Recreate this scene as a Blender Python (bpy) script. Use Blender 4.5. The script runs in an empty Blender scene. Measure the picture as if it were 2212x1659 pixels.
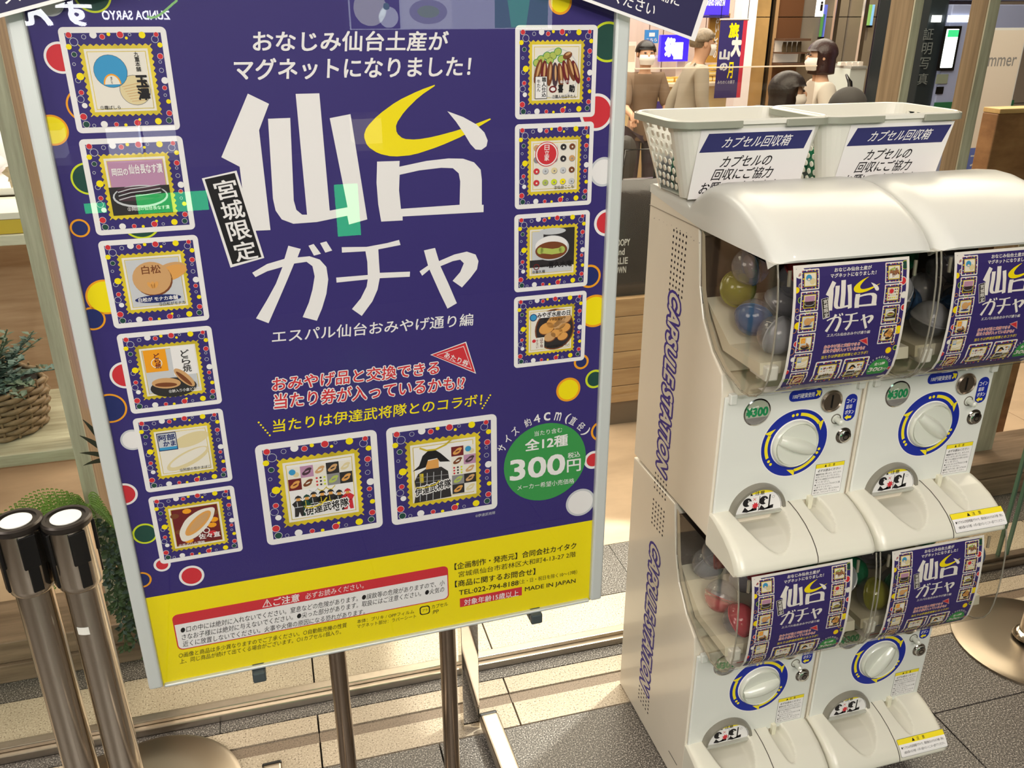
import bpy, bmesh, math, random
from mathutils import Vector, Matrix
from mathutils.geometry import tessellate_polygon
random.seed(7)
SC = bpy.context.scene
COL = SC.collection
PI = math.pi

# ---------------------------------------------------------------- camera, world, lights, exposure
HC = 1.6                      # camera height
FPX = 1858.0                  # focal length in pixels of the 2212 x 1659 frame
PITCH, YAW = math.radians(23.4), math.radians(15.7)
FW = Vector((math.sin(YAW) * math.cos(PITCH), math.cos(YAW) * math.cos(PITCH), -math.sin(PITCH)))
RT = Vector((math.cos(YAW), -math.sin(YAW), 0))
UP = RT.cross(FW)
CAM = Vector((0, 0, HC))
cd = bpy.data.cameras.new('camera')
cd.sensor_width = 36
cd.lens = FPX / 2212 * 36
cd.clip_start = 0.02
cam = bpy.data.objects.new('camera', cd)
COL.objects.link(cam)
cam.location = CAM
cam.rotation_euler = FW.to_track_quat('-Z', 'Y').to_euler()
SC.camera = cam

w = bpy.data.worlds.new('world')
SC.world = w
w.use_nodes = True
w.node_tree.nodes['Background'].inputs[0].default_value = (1.0, 0.93, 0.82, 1)
w.node_tree.nodes['Background'].inputs[1].default_value = 0.32
SC.view_settings.view_transform = 'Standard'
SC.view_settings.look = 'None'
SC.view_settings.gamma = 1
SC.view_settings.use_curve_mapping = False
SC.view_settings.exposure = -0.3
SC.cycles.transparent_max_bounces = 24
SC.cycles.max_bounces = 7
SC.cycles.sample_clamp_indirect = 4
SC.cycles.caustics_reflective = False
SC.cycles.caustics_refractive = False


def area(name, loc, look, sx, sy, power, col):
    l = bpy.data.lights.new(name, 'AREA')
    l.shape = 'RECTANGLE'
    l.size, l.size_y, l.energy, l.color = sx, sy, power, col
    o = bpy.data.objects.new(name, l)
    COL.objects.link(o)
    o.location = loc
    o.rotation_euler = (Vector(look) - Vector(loc)).to_track_quat('-Z', 'Y').to_euler()
    return o


def spot(name, loc, look, power, col, ang=60, rad=.04, blend=.3):
    l = bpy.data.lights.new(name, 'SPOT')
    l.energy, l.color, l.spot_size, l.spot_blend, l.shadow_soft_size = power, col, math.radians(ang), blend, rad
    o = bpy.data.objects.new(name, l)
    COL.objects.link(o)
    o.location = loc
    o.rotation_euler = (Vector(look) - Vector(loc)).to_track_quat('-Z', 'Y').to_euler()
    return o


WARM = (1.0, 0.86, 0.70)
area('aisle_ceiling_light', (0.2, -1.2, 2.85), (0.3, 0.6, 0.3), 3.0, 1.2, 112, (1, .93, .86))
area('shop_ceiling_light', (2.0, 3.4, 2.9), (2.0, 3.4, 0), 4.0, 2.4, 230, WARM)
area('side_fill_light', (-2.6, .2, 2.7), (0.4, 1.5, .6), 1.6, 1.6, 85, (1, .93, .86))  # added fill from the left for machine sides and poles, no actual fitting
area('left_shop_fill', (-1.2, 3.1, 2.9), (-1.0, 2.6, 0), 1.6, 1.0, 48, (1, .92, .82))  # extra fill that brightens the left of the shop, added
area('far_shop_light', (3.2, 6.9, 2.9), (3.2, 6.9, 0), 4.5, 2.6, 300, (1, .88, .76))
spot('machine_downlight', (1.5, 0.15, 2.8), (1.0, 1.2, .7), 16, (1, .93, .84), 70, .05)
spot('poster_fill_spot', (-.35, -1.7, 2.5), (0.1, 1.3, .8), 150, (1, .95, .89), 55, .06)  # added frontal spot that evens the light over the poster
spot('sill_downlight', (1.35, 1.98, 2.75), (0.80, 1.80, 0), 900, (1, .97, .93), 24, .035, .12)
spot('gold_wall_downlight', (6.35, 7.75, 3.0), (6.2, 8.35,     .9), 260, (1, .80, .48), 44, .05)


def at(px, py, Y):            # the point at depth Y that the photograph shows at pixel px, py
    d = RT * (px - 1106) / FPX - UP * (py - 829.5) / FPX + FW
    return CAM + d * (Y / d.y)


# ---------------------------------------------------------------- materials
def lin(c):
    c = c / 255.0
    return c / 12.92 if c <= 0.04045 else ((c + 0.055) / 1.055) ** 2.4


MATS = {}


def M(name, rgb=None, rough=.5, metal=0, spec=.5, emit=0, coat=0, noise=None, bump=None, trans=0, aniso=0):
    """Principled material; rgb in 0-255 sRGB; noise=(scale, amount[, stretch]); bump=(scale, strength)."""
    if name in MATS:
        return MATS[name]
    m = bpy.data.materials.new(name)
    m.use_nodes = True
    nt = m.node_tree
    b = nt.nodes['Principled BSDF']
    c = tuple(lin(v) for v in rgb) + (1,)
    b.inputs['Base Color'].default_value = c
    b.inputs['Roughness'].default_value = rough
    b.inputs['Metallic'].default_value = metal
    b.inputs['Specular IOR Level'].default_value = spec
    b.inputs['Coat Weight'].default_value = coat
    if emit:
        b.inputs['Emission Color'].default_value = c
        b.inputs['Emission Strength'].default_value = emit
    tc = nt.nodes.new('ShaderNodeTexCoord')
    if noise:
        mp = nt.nodes.new('ShaderNodeMapping')
        mp.inputs['Scale'].default_value = noise[2] if len(noise) > 2 else (1, 1, 1)
        nt.links.new(tc.outputs['Object'], mp.inputs[0])
        n = nt.nodes.new('ShaderNodeTexNoise')
        n.inputs['Scale'].default_value = noise[0]
        n.inputs['Detail'].default_value = 6
        n.inputs['Roughness'].default_value = .6
        nt.links.new(mp.outputs[0], n.inputs['Vector'])
        r = nt.nodes.new('ShaderNodeValToRGB')
        r.color_ramp.elements[0].position, r.color_ramp.elements[1].position = .3, .7
        a = noise[1]
        r.color_ramp.elements[0].color = tuple(max(0, v * (1 - a)) for v in c[:3]) + (1,)
        r.color_ramp.elements[1].color = tuple(min(1, v * (1 + a)) for v in c[:3]) + (1,)
        nt.links.new(n.outputs['Fac'], r.inputs[0])
        nt.links.new(r.outputs[0], b.inputs['Base Color'])
    if bump:
        n2 = nt.nodes.new('ShaderNodeTexNoise')
        n2.inputs['Scale'].default_value = bump[0]
        nt.links.new(tc.outputs['Object'], n2.inputs['Vector'])
        bp = nt.nodes.new('ShaderNodeBump')
        bp.inputs['Strength'].default_value = bump[1]
        bp.inputs['Distance'].default_value = .002
        nt.links.new(n2.outputs['Fac'], bp.inputs['Height'])
        nt.links.new(bp.outputs[0], b.inputs['Normal'])
    MATS[name] = m
    return m


def granite(name, base, dark, light, scale=260, rough=.3, dens=.42):
    if name in MATS:
        return MATS[name]
    m = M(name, base, rough)
    nt = m.node_tree
    b = nt.nodes['Principled BSDF']
    tc = nt.nodes.new('ShaderNodeTexCoord')
    v = nt.nodes.new('ShaderNodeTexNoise')
    v.inputs['Scale'].default_value = scale
    v.inputs['Detail'].default_value = 1
    v.inputs['Roughness'].default_value = .5
    nt.links.new(tc.outputs['Object'], v.inputs['Vector'])
    r = nt.nodes.new('ShaderNodeValToRGB')
    e = r.color_ramp.elements
    e[0].position, e[1].position = dens - .06, .66
    L = lambda q: tuple(lin(x) for x in q) + (1,)
    e[0].color, e[1].color = L(dark), L(light)
    k = e.new(dens + .02)
    k.color = L(base)
    k = e.new(.58)
    k.color = L(base)
    nt.links.new(v.outputs['Fac'], r.inputs[0])
    n = nt.nodes.new('ShaderNodeTexNoise')
    n.inputs['Scale'].default_value = 6
    nt.links.new(tc.outputs['Object'], n.inputs['Vector'])
    mx = nt.nodes.new('ShaderNodeMix')
    mx.data_type = 'RGBA'
    mx.blend_type = 'MULTIPLY'
    mx.inputs[0].default_value = .35
    nt.links.new(r.outputs[0], mx.inputs[6])
    nt.links.new(n.outputs['Color'], mx.inputs[7])
    hs = nt.nodes.new('ShaderNodeHueSaturation')
    hs.inputs['Value'].default_value = 1.25
    rg = nt.nodes.new('ShaderNodeRGBToBW')
    nt.links.new(n.outputs['Color'], rg.inputs[0])
    nt.links.new(rg.outputs[0], mx.inputs[7])
    nt.links.new(mx.outputs[2], hs.inputs['Color'])
    nt.links.new(hs.outputs[0], b.inputs['Base Color'])
    return m


def clear(name, tint=(255, 255, 255), ior=1.45, rough=.02, body=0.0, bodycol=(255, 255, 255)):
    """Thin clear sheet: straight-through light with a Fresnel reflection (and a little body colour)."""
    if name in MATS:
        return MATS[name]
    m = bpy.data.materials.new(name)
    m.use_nodes = True
    nt = m.node_tree
    nt.nodes.clear()
    out = nt.nodes.new('ShaderNodeOutputMaterial')
    t = nt.nodes.new('ShaderNodeBsdfTransparent')
    t.inputs[0].default_value = tuple(lin(v) for v in tint) + (1,)
    g = nt.nodes.new('ShaderNodeBsdfGlossy')
    g.inputs['Roughness'].default_value = rough
    f = nt.nodes.new('ShaderNodeFresnel')
    f.inputs[0].default_value = ior
    mx = nt.nodes.new('ShaderNodeMixShader')
    ge = nt.nodes.new('ShaderNodeNewGeometry')
    inv = nt.nodes.new('ShaderNodeMath')
    inv.operation = 'SUBTRACT'
    inv.inputs[0].default_value = 1
    nt.links.new(ge.outputs['Backfacing'], inv.inputs[1])
    ml = nt.nodes.new('ShaderNodeMath')
    ml.operation = 'MULTIPLY'
    nt.links.new(f.outputs[0], ml.inputs[0])
    nt.links.new(inv.outputs[0], ml.inputs[1])
    nt.links.new(ml.outputs[0], mx.inputs[0])
    src = t
    if body:
        d = nt.nodes.new('ShaderNodeBsdfDiffuse')
        d.inputs[0].default_value = tuple(lin(v) for v in bodycol) + (1,)
        m2 = nt.nodes.new('ShaderNodeMixShader')
        m2.inputs[0].default_value = body
        nt.links.new(t.outputs[0], m2.inputs[1])
        nt.links.new(d.outputs[0], m2.inputs[2])
        src = m2
    nt.links.new(src.outputs[0], mx.inputs[1])
    nt.links.new(g.outputs[0], mx.inputs[2])
    nt.links.new(mx.outputs[0], out.inputs[0])
    MATS[name] = m
    return m


def wood(name, c1, c2, scale=(3, 3, 60), rough=.55):
    """Streaky grain along one axis (small scale number = along the grain)."""
    if name in MATS:
        return MATS[name]
    m = M(name, c1, rough)
    nt = m.node_tree
    b = nt.nodes['Principled BSDF']
    tc = nt.nodes.new('ShaderNodeTexCoord')
    mp = nt.nodes.new('ShaderNodeMapping')
    mp.inputs['Scale'].default_value = scale
    n = nt.nodes.new('ShaderNodeTexNoise')
    n.inputs['Scale'].default_value = 1
    n.inputs['Detail'].default_value = 8
    n.inputs['Roughness'].default_value = .65
    r = nt.nodes.new('ShaderNodeValToRGB')
    r.color_ramp.elements[0].position, r.color_ramp.elements[1].position = .34, .66
    r.color_ramp.elements[0].color = tuple(lin(v) for v in c2) + (1,)
    r.color_ramp.elements[1].color = tuple(lin(v) for v in c1) + (1,)
    nt.links.new(tc.outputs['Object'], mp.inputs[0])
    nt.links.new(mp.outputs[0], n.inputs['Vector'])
    nt.links.new(n.outputs['Fac'], r.inputs[0])
    nt.links.new(r.outputs[0], b.inputs['Base Color'])
    return m


# ---------------------------------------------------------------- mesh and object helpers
class MB:
    """Collects faces and links them as one mesh object."""

    def __init__(s):
        s.v, s.f, s.m = [], [], []

    def add(s, vs, fs, mi=0):
        n = len(s.v)
        s.v += [tuple(p) for p in vs]
        s.f += [tuple(i + n for i in f) for f in fs]
        s.m += [mi] * len(fs)
        return s

    def box(s, x0, x1, y0, y1, z0, z1, mi=0):
        vs = [(x, y, z) for x in (x0, x1) for y in (y0, y1) for z in (z0, z1)]
        return s.add(vs, [(0, 1, 3, 2), (4, 6, 7, 5), (0, 4, 5, 1), (2, 3, 7, 6), (0, 2, 6, 4), (1, 5, 7, 3)], mi)

    def tube(s, pts, rad, n=10, cap=True, mi=0):
        pts = [Vector(p) for p in pts]
        rs = rad if isinstance(rad, (list, tuple)) else [rad] * len(pts)
        rings = []
        ref = None
        for i, p in enumerate(pts):
            t = (pts[min(i + 1, len(pts) - 1)] - pts[max(i - 1, 0)]).normalized()
            if ref is None:
                ref = Vector((0, 0, 1)) if abs(t.z) < .9 else Vector((1, 0, 0))
            a = t.cross(ref).normalized()
            b = t.cross(a).normalized()
            ref = -b if False else ref
            rings.append([p + (a * math.cos(2 * PI * k / n) + b * math.sin(2 * PI * k / n)) * rs[i] for k in range(n)])
        vs = [q for r in rings for q in r]
        fs = [(i * n + k, i * n + (k + 1) % n, (i + 1) * n + (k + 1) % n, (i + 1) * n + k) for i in range(len(pts) - 1) for k in range(n)]
        if cap:
            fs += [tuple(range(n - 1, -1, -1)), tuple((len(pts) - 1) * n + k for k in range(n))]
        return s.add(vs, fs, mi)

    def lathe(s, prof, n=32, c=(0, 0, 0), ax='z', mi=0, a0=0, a1=2 * PI):
        """prof: (radius, height) pairs."""
        full = abs(a1 - a0 - 2 * PI) < 1e-6
        k = n if full else n + 1
        vs = []
        for r, h in prof:
            for i in range(k):
                a = a0 + (a1 - a0) * i / n
                x, y = r * math.cos(a), r * math.sin(a)
                q = (x, y, h) if ax == 'z' else ((x, -h, y) if ax == 'y' else (h, x, y))
                vs.append((q[0] + c[0], q[1] + c[1], q[2] + c[2]))
        fs = []
        for j in range(len(prof) - 1):
            for i in range(n if full else n):
                i2 = (i + 1) % k if full else i + 1
                fs.append((j * k + i, j * k + i2, (j + 1) * k + i2, (j + 1) * k + i))
        return s.add(vs, fs, mi)

    def prism(s, prof, x0, x1, mi=0):
        """prof: (y, z) outline, extruded along x."""
        n = len(prof)
        vs = [(x0, y, z) for y, z in prof] + [(x1, y, z) for y, z in prof]
        tri = tessellate_polygon([[Vector((y, z, 0)) for y, z in prof]])
        fs = [tuple(t) for t in tri] + [tuple(i + n for i in reversed(t)) for t in tri]
        fs += [(i, (i + 1) % n, n + (i + 1) % n, n + i) for i in range(n)]
        return s.add(vs, fs, mi)

    def plate(s, pts, d0, d1, mi=0):
        """pts: (x, z) outline in the x-z plane, thick from y=d0 to y=d1."""
        n = len(pts)
        vs = [(x, d0, z) for x, z in pts] + [(x, d1, z) for x, z in pts]
        tri = tessellate_polygon([[Vector((x, z, 0)) for x, z in pts]])
        fs = [tuple(t) for t in tri] + [tuple(i + n for i in reversed(t)) for t in tri]
        fs += [(i, (i + 1) % n, n + (i + 1) % n, n + i) for i in range(n)]
        return s.add(vs, fs, mi)

    def build(s, name, mats, parent=None, smooth=False, bevel=0, seg=2, loc=None, rot=None, auto=None):
        me = bpy.data.meshes.new(name)
        me.from_pydata(s.v, [], s.f)
        mats = mats if isinstance(mats, (list, tuple)) else [mats]
        for q in mats:
            me.materials.append(q)
        if len(mats) > 1:
            me.polygons.foreach_set('material_index', s.m)
        bm = bmesh.new()
        bm.from_mesh(me)
        bmesh.ops.recalc_face_normals(bm, faces=bm.faces)
        bm.to_mesh(me)
        bm.free()
        o = link(name, me, parent, loc, rot)
        if smooth or auto:
            for p in me.polygons:
                p.use_smooth = True
            if auto:
                try:
                    me.set_sharp_from_angle(angle=math.radians(auto))
                except Exception:
                    pass
        if bevel:
            b = o.modifiers.new('bevel', 'BEVEL')
            b.width, b.segments, b.limit_method, b.angle_limit = bevel, seg, 'ANGLE', math.radians(40)
        return o


def link(name, me, parent=None, loc=None, rot=None):
    o = bpy.data.objects.new(name, me)
    COL.objects.link(o)
    if parent:
        o.parent = parent
    if loc is not None:
        o.location = loc
    if rot is not None:
        o.rotation_euler = rot
    return o


def tag(o, label=None, cat=None, group=None, kind=None):
    for k, v in (('label', label), ('category', cat), ('group', group), ('kind', kind)):
        if v:
            o[k] = v
    return o


def thing(name, label, cat, loc=(0, 0, 0), rz=0, group=None):
    return tag(link(name, None, None, loc, (0, 0, rz)), label, cat, group)


def struct(o):
    o['kind'] = 'structure'
    return o


def copy_tree(o, parent=None, first=True):
    c = o.copy()
    COL.objects.link(c)
    c.parent = parent
    for ch in list(o.children):
        copy_tree(ch, c, False)
    return c


def sphere_mb(mb, c, r, n=14, m=8, sc=(1, 1, 1), mi=0):
    prof = [(r * math.sin(PI * j / m) + (1e-5 if j in (0, m) else 0), -r * math.cos(PI * j / m)) for j in range(m + 1)]
    t = MB().lathe(prof, n)
    return mb.add([(c[0] + x * sc[0], c[1] + y * sc[1], c[2] + z * sc[2]) for x, y, z in t.v], t.f, mi)


# ---------------------------------------------------------------- flat print: layered shapes and lettering
_TXT = {}


def glyphs(s, shear=0.0, res=3, spacing=1.0):
    key = (s, shear, res, spacing)
    if key in _TXT:
        return _TXT[key]
    c = bpy.data.curves.new('text', 'FONT')
    c.body = s
    c.shear = shear
    c.resolution_u = res
    c.space_character = spacing
    c.dimensions = '2D'
    o = bpy.data.objects.new('text', c)
    COL.objects.link(o)
    bpy.context.view_layer.update()
    dg = bpy.context.evaluated_depsgraph_get()
    me = bpy.data.meshes.new_from_object(o.evaluated_get(dg))
    vs = [(v.co.x, v.co.y) for v in me.vertices]
    fs = [tuple(p.vertices) for p in me.polygons]
    bpy.data.objects.remove(o)
    bpy.data.meshes.remove(me)
    bpy.data.curves.remove(c)
    xs, ys = [v[0] for v in vs], [v[1] for v in vs]
    x0, x1, y0, y1 = min(xs), max(xs), min(ys), max(ys)
    _TXT[key] = ([((x - x0) / (x1 - x0), (y - y0) / (y1 - y0)) for x, y in vs], fs, (x1 - x0, y1 - y0))
    return _TXT[key]


STEP = .00011


class Art:
    """Flat print on a plane: u right, v up, every shape on its own layer."""

    def __init__(s):
        s.it = []

    def poly(s, pts, mat, lay, holes=(), det=0, smooth=0):
        if smooth:
            pts = chaikin(pts, smooth)
        loops = [[Vector((x, y, 0)) for x, y in pts]] + [[Vector((x, y, 0)) for x, y in h] for h in holes]
        tri = tessellate_polygon(loops)
        s.it.append(([(q.x, q.y) for l in loops for q in l], [tuple(t) for t in tri], mat, lay, det))

    def circ(s, u, v, r, mat, lay, ry=None, n=28, det=0, rot=0):
        ry = ry or r
        pts = []
        for k in range(n):
            x, y = r * math.cos(2 * PI * k / n), ry * math.sin(2 * PI * k / n)
            pts.append((u + x * math.cos(rot) - y * math.sin(rot), v + x * math.sin(rot) + y * math.cos(rot)))
        s.it.append((pts, [(0, k, k + 1) for k in range(1, n - 1)], mat, lay, det))

    def ring(s, u, v, r, w, mat, lay, n=28, det=0, a0=0, a1=2 * PI):
        vs, fs = [], []
        for k in range(n + 1):
            a = a0 + (a1 - a0) * k / n
            for q in (r, r - w):
                vs.append((u + q * math.cos(a), v + q * math.sin(a)))
        for k in range(n):
            fs.append((2 * k, 2 * k + 1, 2 * k + 3, 2 * k + 2))
        s.it.append((vs, fs, mat, lay, det))

    def rect(s, u0, v0, u1, v1, mat, lay, det=0, rad=0):
        if rad:
            pts = []
            for cx, cy, a in ((u1 - rad, v0 + rad, -90), (u1 - rad, v1 - rad, 0), (u0 + rad, v1 - rad, 90), (u0 + rad, v0 + rad, 180)):
                for k in range(5):
                    t = math.radians(a + 22.5 * k)
                    pts.append((cx + rad * math.cos(t), cy + rad * math.sin(t)))
            s.it.append((pts, [(0, k, k + 1) for k in range(1, len(pts) - 1)], mat, lay, det))
        else:
            s.it.append(([(u0, v0), (u1, v0), (u1, v1), (u0, v1)], [(0, 1, 2, 3)], mat, lay, det))

    def text(s, t, bl, br, tl, mat, lay, bold=.008, shear=0, det=0, res=3):
        vs, fs, dim = glyphs(t, shear, res)
        ax, ay = br[0] - bl[0], br[1] - bl[1]
        bx, by = tl[0] - bl[0], tl[1] - bl[1]
        # heavier strokes and outlines: the same letters laid a little to all sides
        k = 0 if bold <= .006 else (4 if bold < .05 else 14)
        sh = [(0, 0)] if k != 4 else []
        sh += [(bold * math.cos(2 * PI * (i + .5) / k) / dim[0], bold * math.sin(2 * PI * (i + .5) / k) / dim[1]) for i in range(k)]
        for i, (dx, dy) in enumerate(sh):
            s.it.append(([(bl[0] + ax * (x + dx) + bx * (y + dy), bl[1] + ay * (x + dx) + by * (y + dy)) for x, y in vs], fs, mat, lay + i * .06, det))

    def line(s, pts, wd, mat, lay, det=0):
        L, R = [], []
        for i, p in enumerate(pts):
            a, b = pts[max(i - 1, 0)], pts[min(i + 1, len(pts) - 1)]
            dx, dy = b[0] - a[0], b[1] - a[1]
            n = math.hypot(dx, dy) or 1
            L.append((p[0] - dy / n * wd / 2, p[1] + dx / n * wd / 2))
            R.append((p[0] + dy / n * wd / 2, p[1] - dx / n * wd / 2))
        k = len(pts)
        s.it.append((L + R, [(i, i + 1, k + i + 1, k + i) for i in range(k - 1)], mat, lay, det))

    def build(s, name, parent=None, fn=None, loc=None, rot=None, detail=True, cuts=None):
        """fn maps (u, v, height above the sheet) to a point; the default stands upright facing -y."""
        fn = fn or (lambda u, v, h: (u, -h, v))
        mats, V, F, MI = [], [], [], []
        for vs, fs, mat, lay, det in s.it:
            if det and not detail:
                continue
            if mat not in mats:
                mats.append(mat)
            n = len(V)
            V += [(u, v, lay * STEP) for u, v in vs]
            F += [tuple(i + n for i in f) for f in fs]
            MI += [mats.index(mat)] * len(fs)
        me = bpy.data.meshes.new(name)
        me.from_pydata(V, [], F)
        for q in mats:
            me.materials.append(q)
        me.polygons.foreach_set('material_index', MI)
        if cuts:
            bm = bmesh.new()
            bm.from_mesh(me)
            for c in cuts:
                bmesh.ops.bisect_plane(bm, geom=bm.verts[:] + bm.edges[:] + bm.faces[:], plane_co=(0, c, 0), plane_no=(0, 1, 0), dist=1e-6)
            bm.to_mesh(me)
            bm.free()
        for v in me.vertices:
            v.co = fn(*v.co)
        return link(name, me, parent, loc, rot)


def chaikin(p, it=1):
    for _ in range(it):
        q = []
        for i in range(len(p)):
            a, b = p[i], p[(i + 1) % len(p)]
            q += [(a[0] * .8 + b[0] * .2, a[1] * .8 + b[1] * .2), (a[0] * .2 + b[0] * .8, a[1] * .2 + b[1] * .8)]
        p = q
    return p
# ---------------------------------------------------------------- setting: floor, sill, shop-front glass, walls, ceiling
g_light = granite('pale speckled stone', (172, 157, 136), (96, 82, 66), (196, 182, 162), 260, .35, .37)
g_brown = granite('brown speckled stone', (118, 101, 84), (92, 76, 60), (134, 116, 98), 300, .4, .4)
g_dark = granite('dark speckled granite', (92, 86, 80), (34, 30, 30), (172, 165, 158), 300, .38, .45)
beige = M('beige marbled stone', (186, 160, 134), .38, noise=(2.2, .22, (1, 2.2, 1)))
joint = M('dark joint', (60, 52, 44), .8)
steel = M('polished steel', (206, 196, 182), .17, 1)
steel_br = M('brushed steel', (184, 173, 158), .3, 1, noise=(60, .05, (1, 1, 1)))
alu = M('satin aluminium', (206, 210, 208), .42, .25)
black = M('black plastic', (16, 15, 16), .3)
gglass = clear('shop glass', (250, 253, 250), 1.38)

fl = struct(MB().box(-6, 9, -4, 10.2, -.08, -.022).build('floor', joint))


def slab(x0, x1, y0, y1, mat, par, name='tile', top=0.0, gap=.0022):
    mb = MB().box(x0 + gap, x1 - gap, y0 + gap, y1 - gap, -.022, top)
    return mb.build(name, mat, par)


xj = [-1.454 + .477 * k for k in range(12)]
for x in xj:                                   # rows of stone between the machines and the glass
    slab(x, x + .477, 1.532, 1.612, g_light, fl)
    slab(x, x + .477, 1.612, 1.644, g_brown, fl, top=-.003, gap=.001)
    slab(x, x + .477, 1.644, 1.703, g_light, fl)
    slab(x, x + .477, 1.79, 1.955, g_light, fl)
for k in range(5):
    slab(-1.454 + 1.2 * k, -.254 + 1.2 * k, 1.703, 1.742, g_dark, fl, gap=.001)
    slab(-1.454 + 1.2 * k, -.254 + 1.2 * k, 1.955, 2.2, g_dark, fl, gap=.001)
yj = [1.532, 1.291, .691, .091, -.509, -1.3, -2.2, -3.2, -4]
for j in range(len(yj) - 1):
    for k in range(9 if j < 4 else 3):
        wd = .6 if j < 4 else 2.0
        x = -1.55 + wd * k
        slab(x, x + wd, yj[j + 1], yj[j], g_dark, fl)
for j in range(4):
    for k in range(5):
        slab(-6 + 3 * k, -3 + 3 * k, 2.2 + 2 * j, 4.2 + 2 * j, beige, fl, gap=.0015)

# stainless sill of the shop front and its glass
sill = struct(MB().box(-2.2, 3.9, 1.742, 1.79, -.02, .02).build('trim_1', steel_br, bevel=.002))
MB().box(-2.2, 3.9, 1.757, 1.782, .02, .032).build('glazing_bead', steel_br, sill, bevel=.002)
for i, (a, b) in enumerate(((-2.2, .33), (.372, 2.087), (2.113, 3.9))):
    p = struct(MB().box(a, b, 1.766, 1.774, .03, 2.6).build('window_%d' % (i + 1), gglass))
    if i:
        MB().box(a, a + .007, 1.7645, 1.7755, .03, 2.6).build('glass_edge', M('green glass edge', (88, 118, 98), .2), p)
    if i == 1:
        MB().box(b - .007, b, 1.7645, 1.7755, .03, 2.6).build('glass_edge', M('green glass edge', (88, 118, 98)), p)

cl = M('ceiling panel', (205, 200, 192), .8)
ce = struct(MB().box(-6, 9, -4, 10.2, 3.0, 3.06).build('ceiling', cl))
wl = M('warm grey wall', (150, 138, 124), .6, noise=(3, .12))
struct(MB().box(-6, 9, 10.2, 10.3, 0, 3).build('wall_back', wl))
struct(MB().box(-6.1, -6, -4, 10.2, 0, 3).build('wall_left', wl))
struct(MB().box(9, 9.1, -4, 10.2, 0, 3).build('wall_right', wl))
struct(MB().box(-6, 9, -4.1, -4, 0, 3).build('wall_front', M('dim rear wall', (46, 42, 52), .6)))
for x, y, lb in ((.4, -.9, 'round recessed ceiling lamp over the aisle in front of the sign'), (1.9, -.3, 'round recessed ceiling lamp over the aisle in front of the machines'), (1.2, 3.6, 'round recessed ceiling lamp over the seats behind the glass')):
    t = thing('ceiling_downlight', lb, 'lamp', (x, y, 3.0), 0, 'recessed ceiling lamps')
    MB().lathe([(.09, -.012), (.075, -.016), (.07, 0)], 20).build('trim_ring', alu, t)
    MB().lathe([(.0001, -.008), (.068, -.008)], 20).build('lamp_lens', M('lit lamp lens', (255, 238, 210), .4, emit=14), t)

# polished upright standing behind the sign
t = thing('steel_post', 'mirror-polished square steel post on the floor behind the sign', 'post', (.335, 1.572, 0))
MB().box(-.02, .02, -.02, .02, 0, 1.5).build('shaft', M('mirror steel', (222, 214, 200), .05, 1), t, bevel=.001)
MB().box(-.021, .021, -.021, .021, 1.5, 1.512).build('cap', steel, t, bevel=.002)
# ---------------------------------------------------------------- the poster art (in metres on the sheet of the big sign)
SA = math.radians(1.7)
SU = Vector((math.cos(SA), math.sin(SA), 0))
SN = Vector((-math.sin(SA), math.cos(SA), 0))
S0 = Vector((0, 1.22, 0))
PA = Art()


def P(px, py):                # point of the sign's sheet shown at a photo pixel, as (u, v)
    d = RT * (px - 1106) / FPX - UP * (py - 829.5) / FPX + FW
    q = CAM + d * ((S0 - CAM).dot(SN) / d.dot(SN))
    return ((q - S0).dot(SU), q.z)


def PZ(ox, oy, s):            # same, from a point of an enlarged crop
    return lambda x, y: P(ox + x / s, oy + y / s)


def ink(n, rgb):
    return M('ink ' + n, rgb, .55, spec=.3)


WH, NV, YL, RD = ink('white', (236, 233, 232)), ink('navy', (54, 43, 112)), ink('yellow', (244, 224, 8)), ink('red', (206, 48, 58))
GR, BK, OR, DG = ink('green', (58, 150, 76)), ink('black', (24, 20, 24)), ink('orange', (240, 160, 30)), ink('dark green', (30, 72, 62))
LM, DB, CR, TN = ink('lime', (206, 220, 40)), ink('deep blue', (34, 44, 104)), ink('cream', (232, 226, 214)), ink('tan', (206, 160, 108))
GO, BR, LB, PK = M('ink gold', (214, 190, 40), .4, .0, spec=.5, noise=(14, .35)), ink('brown', (120, 66, 36)), ink('sky blue', (58, 150, 200)), ink('mauve', (186, 140, 172))
AU, CH, LG, GY = ink('aubergine', (74, 52, 62)), ink('charcoal', (46, 42, 44)), ink('light grey', (200, 202, 206)), ink('grey', (140, 138, 140))
MT, SK, TL, DR = ink('matcha', (176, 190, 92)), ink('biscuit', (222, 160, 84)), ink('pale straw', (222, 206, 160)), ink('maroon', (110, 30, 34))

UL, UR = P(350, 1470)[0], P(1277, 1290)[0]
VB = P(354, 1484)[1]
PW = UR - UL
VT = VB + PW * 1.414
VY = P(800, 1209.5)[1]
PA.rect(UL, VB, UR, VT, NV, 0)
PA.rect(UL, VB, UR, VY, YL, 1)


def dotp(px, py, r, fill, ring, rw=4.5, lay=2, det=0):
    u, v = P(px, py)
    k = (P(px + 10, py)[0] - u) / 10
    # keep the dot inside the sheet
    r, rw = r * k, rw * k
    def clip(R, m, l):
        pts = [(min(max(u + R * math.cos(2 * PI * i / 40), UL), UR), min(max(v + R * math.sin(2 * PI * i / 40), VB), VT)) for i in range(40)]
        PA.it.append((pts, [(0, i, i + 1) for i in range(1, 39)], m, l, det))
    if ring:
        clip(r, ring, lay)
        clip(r - rw, fill, lay + 1)
    else:
        clip(r, fill, lay)


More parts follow.
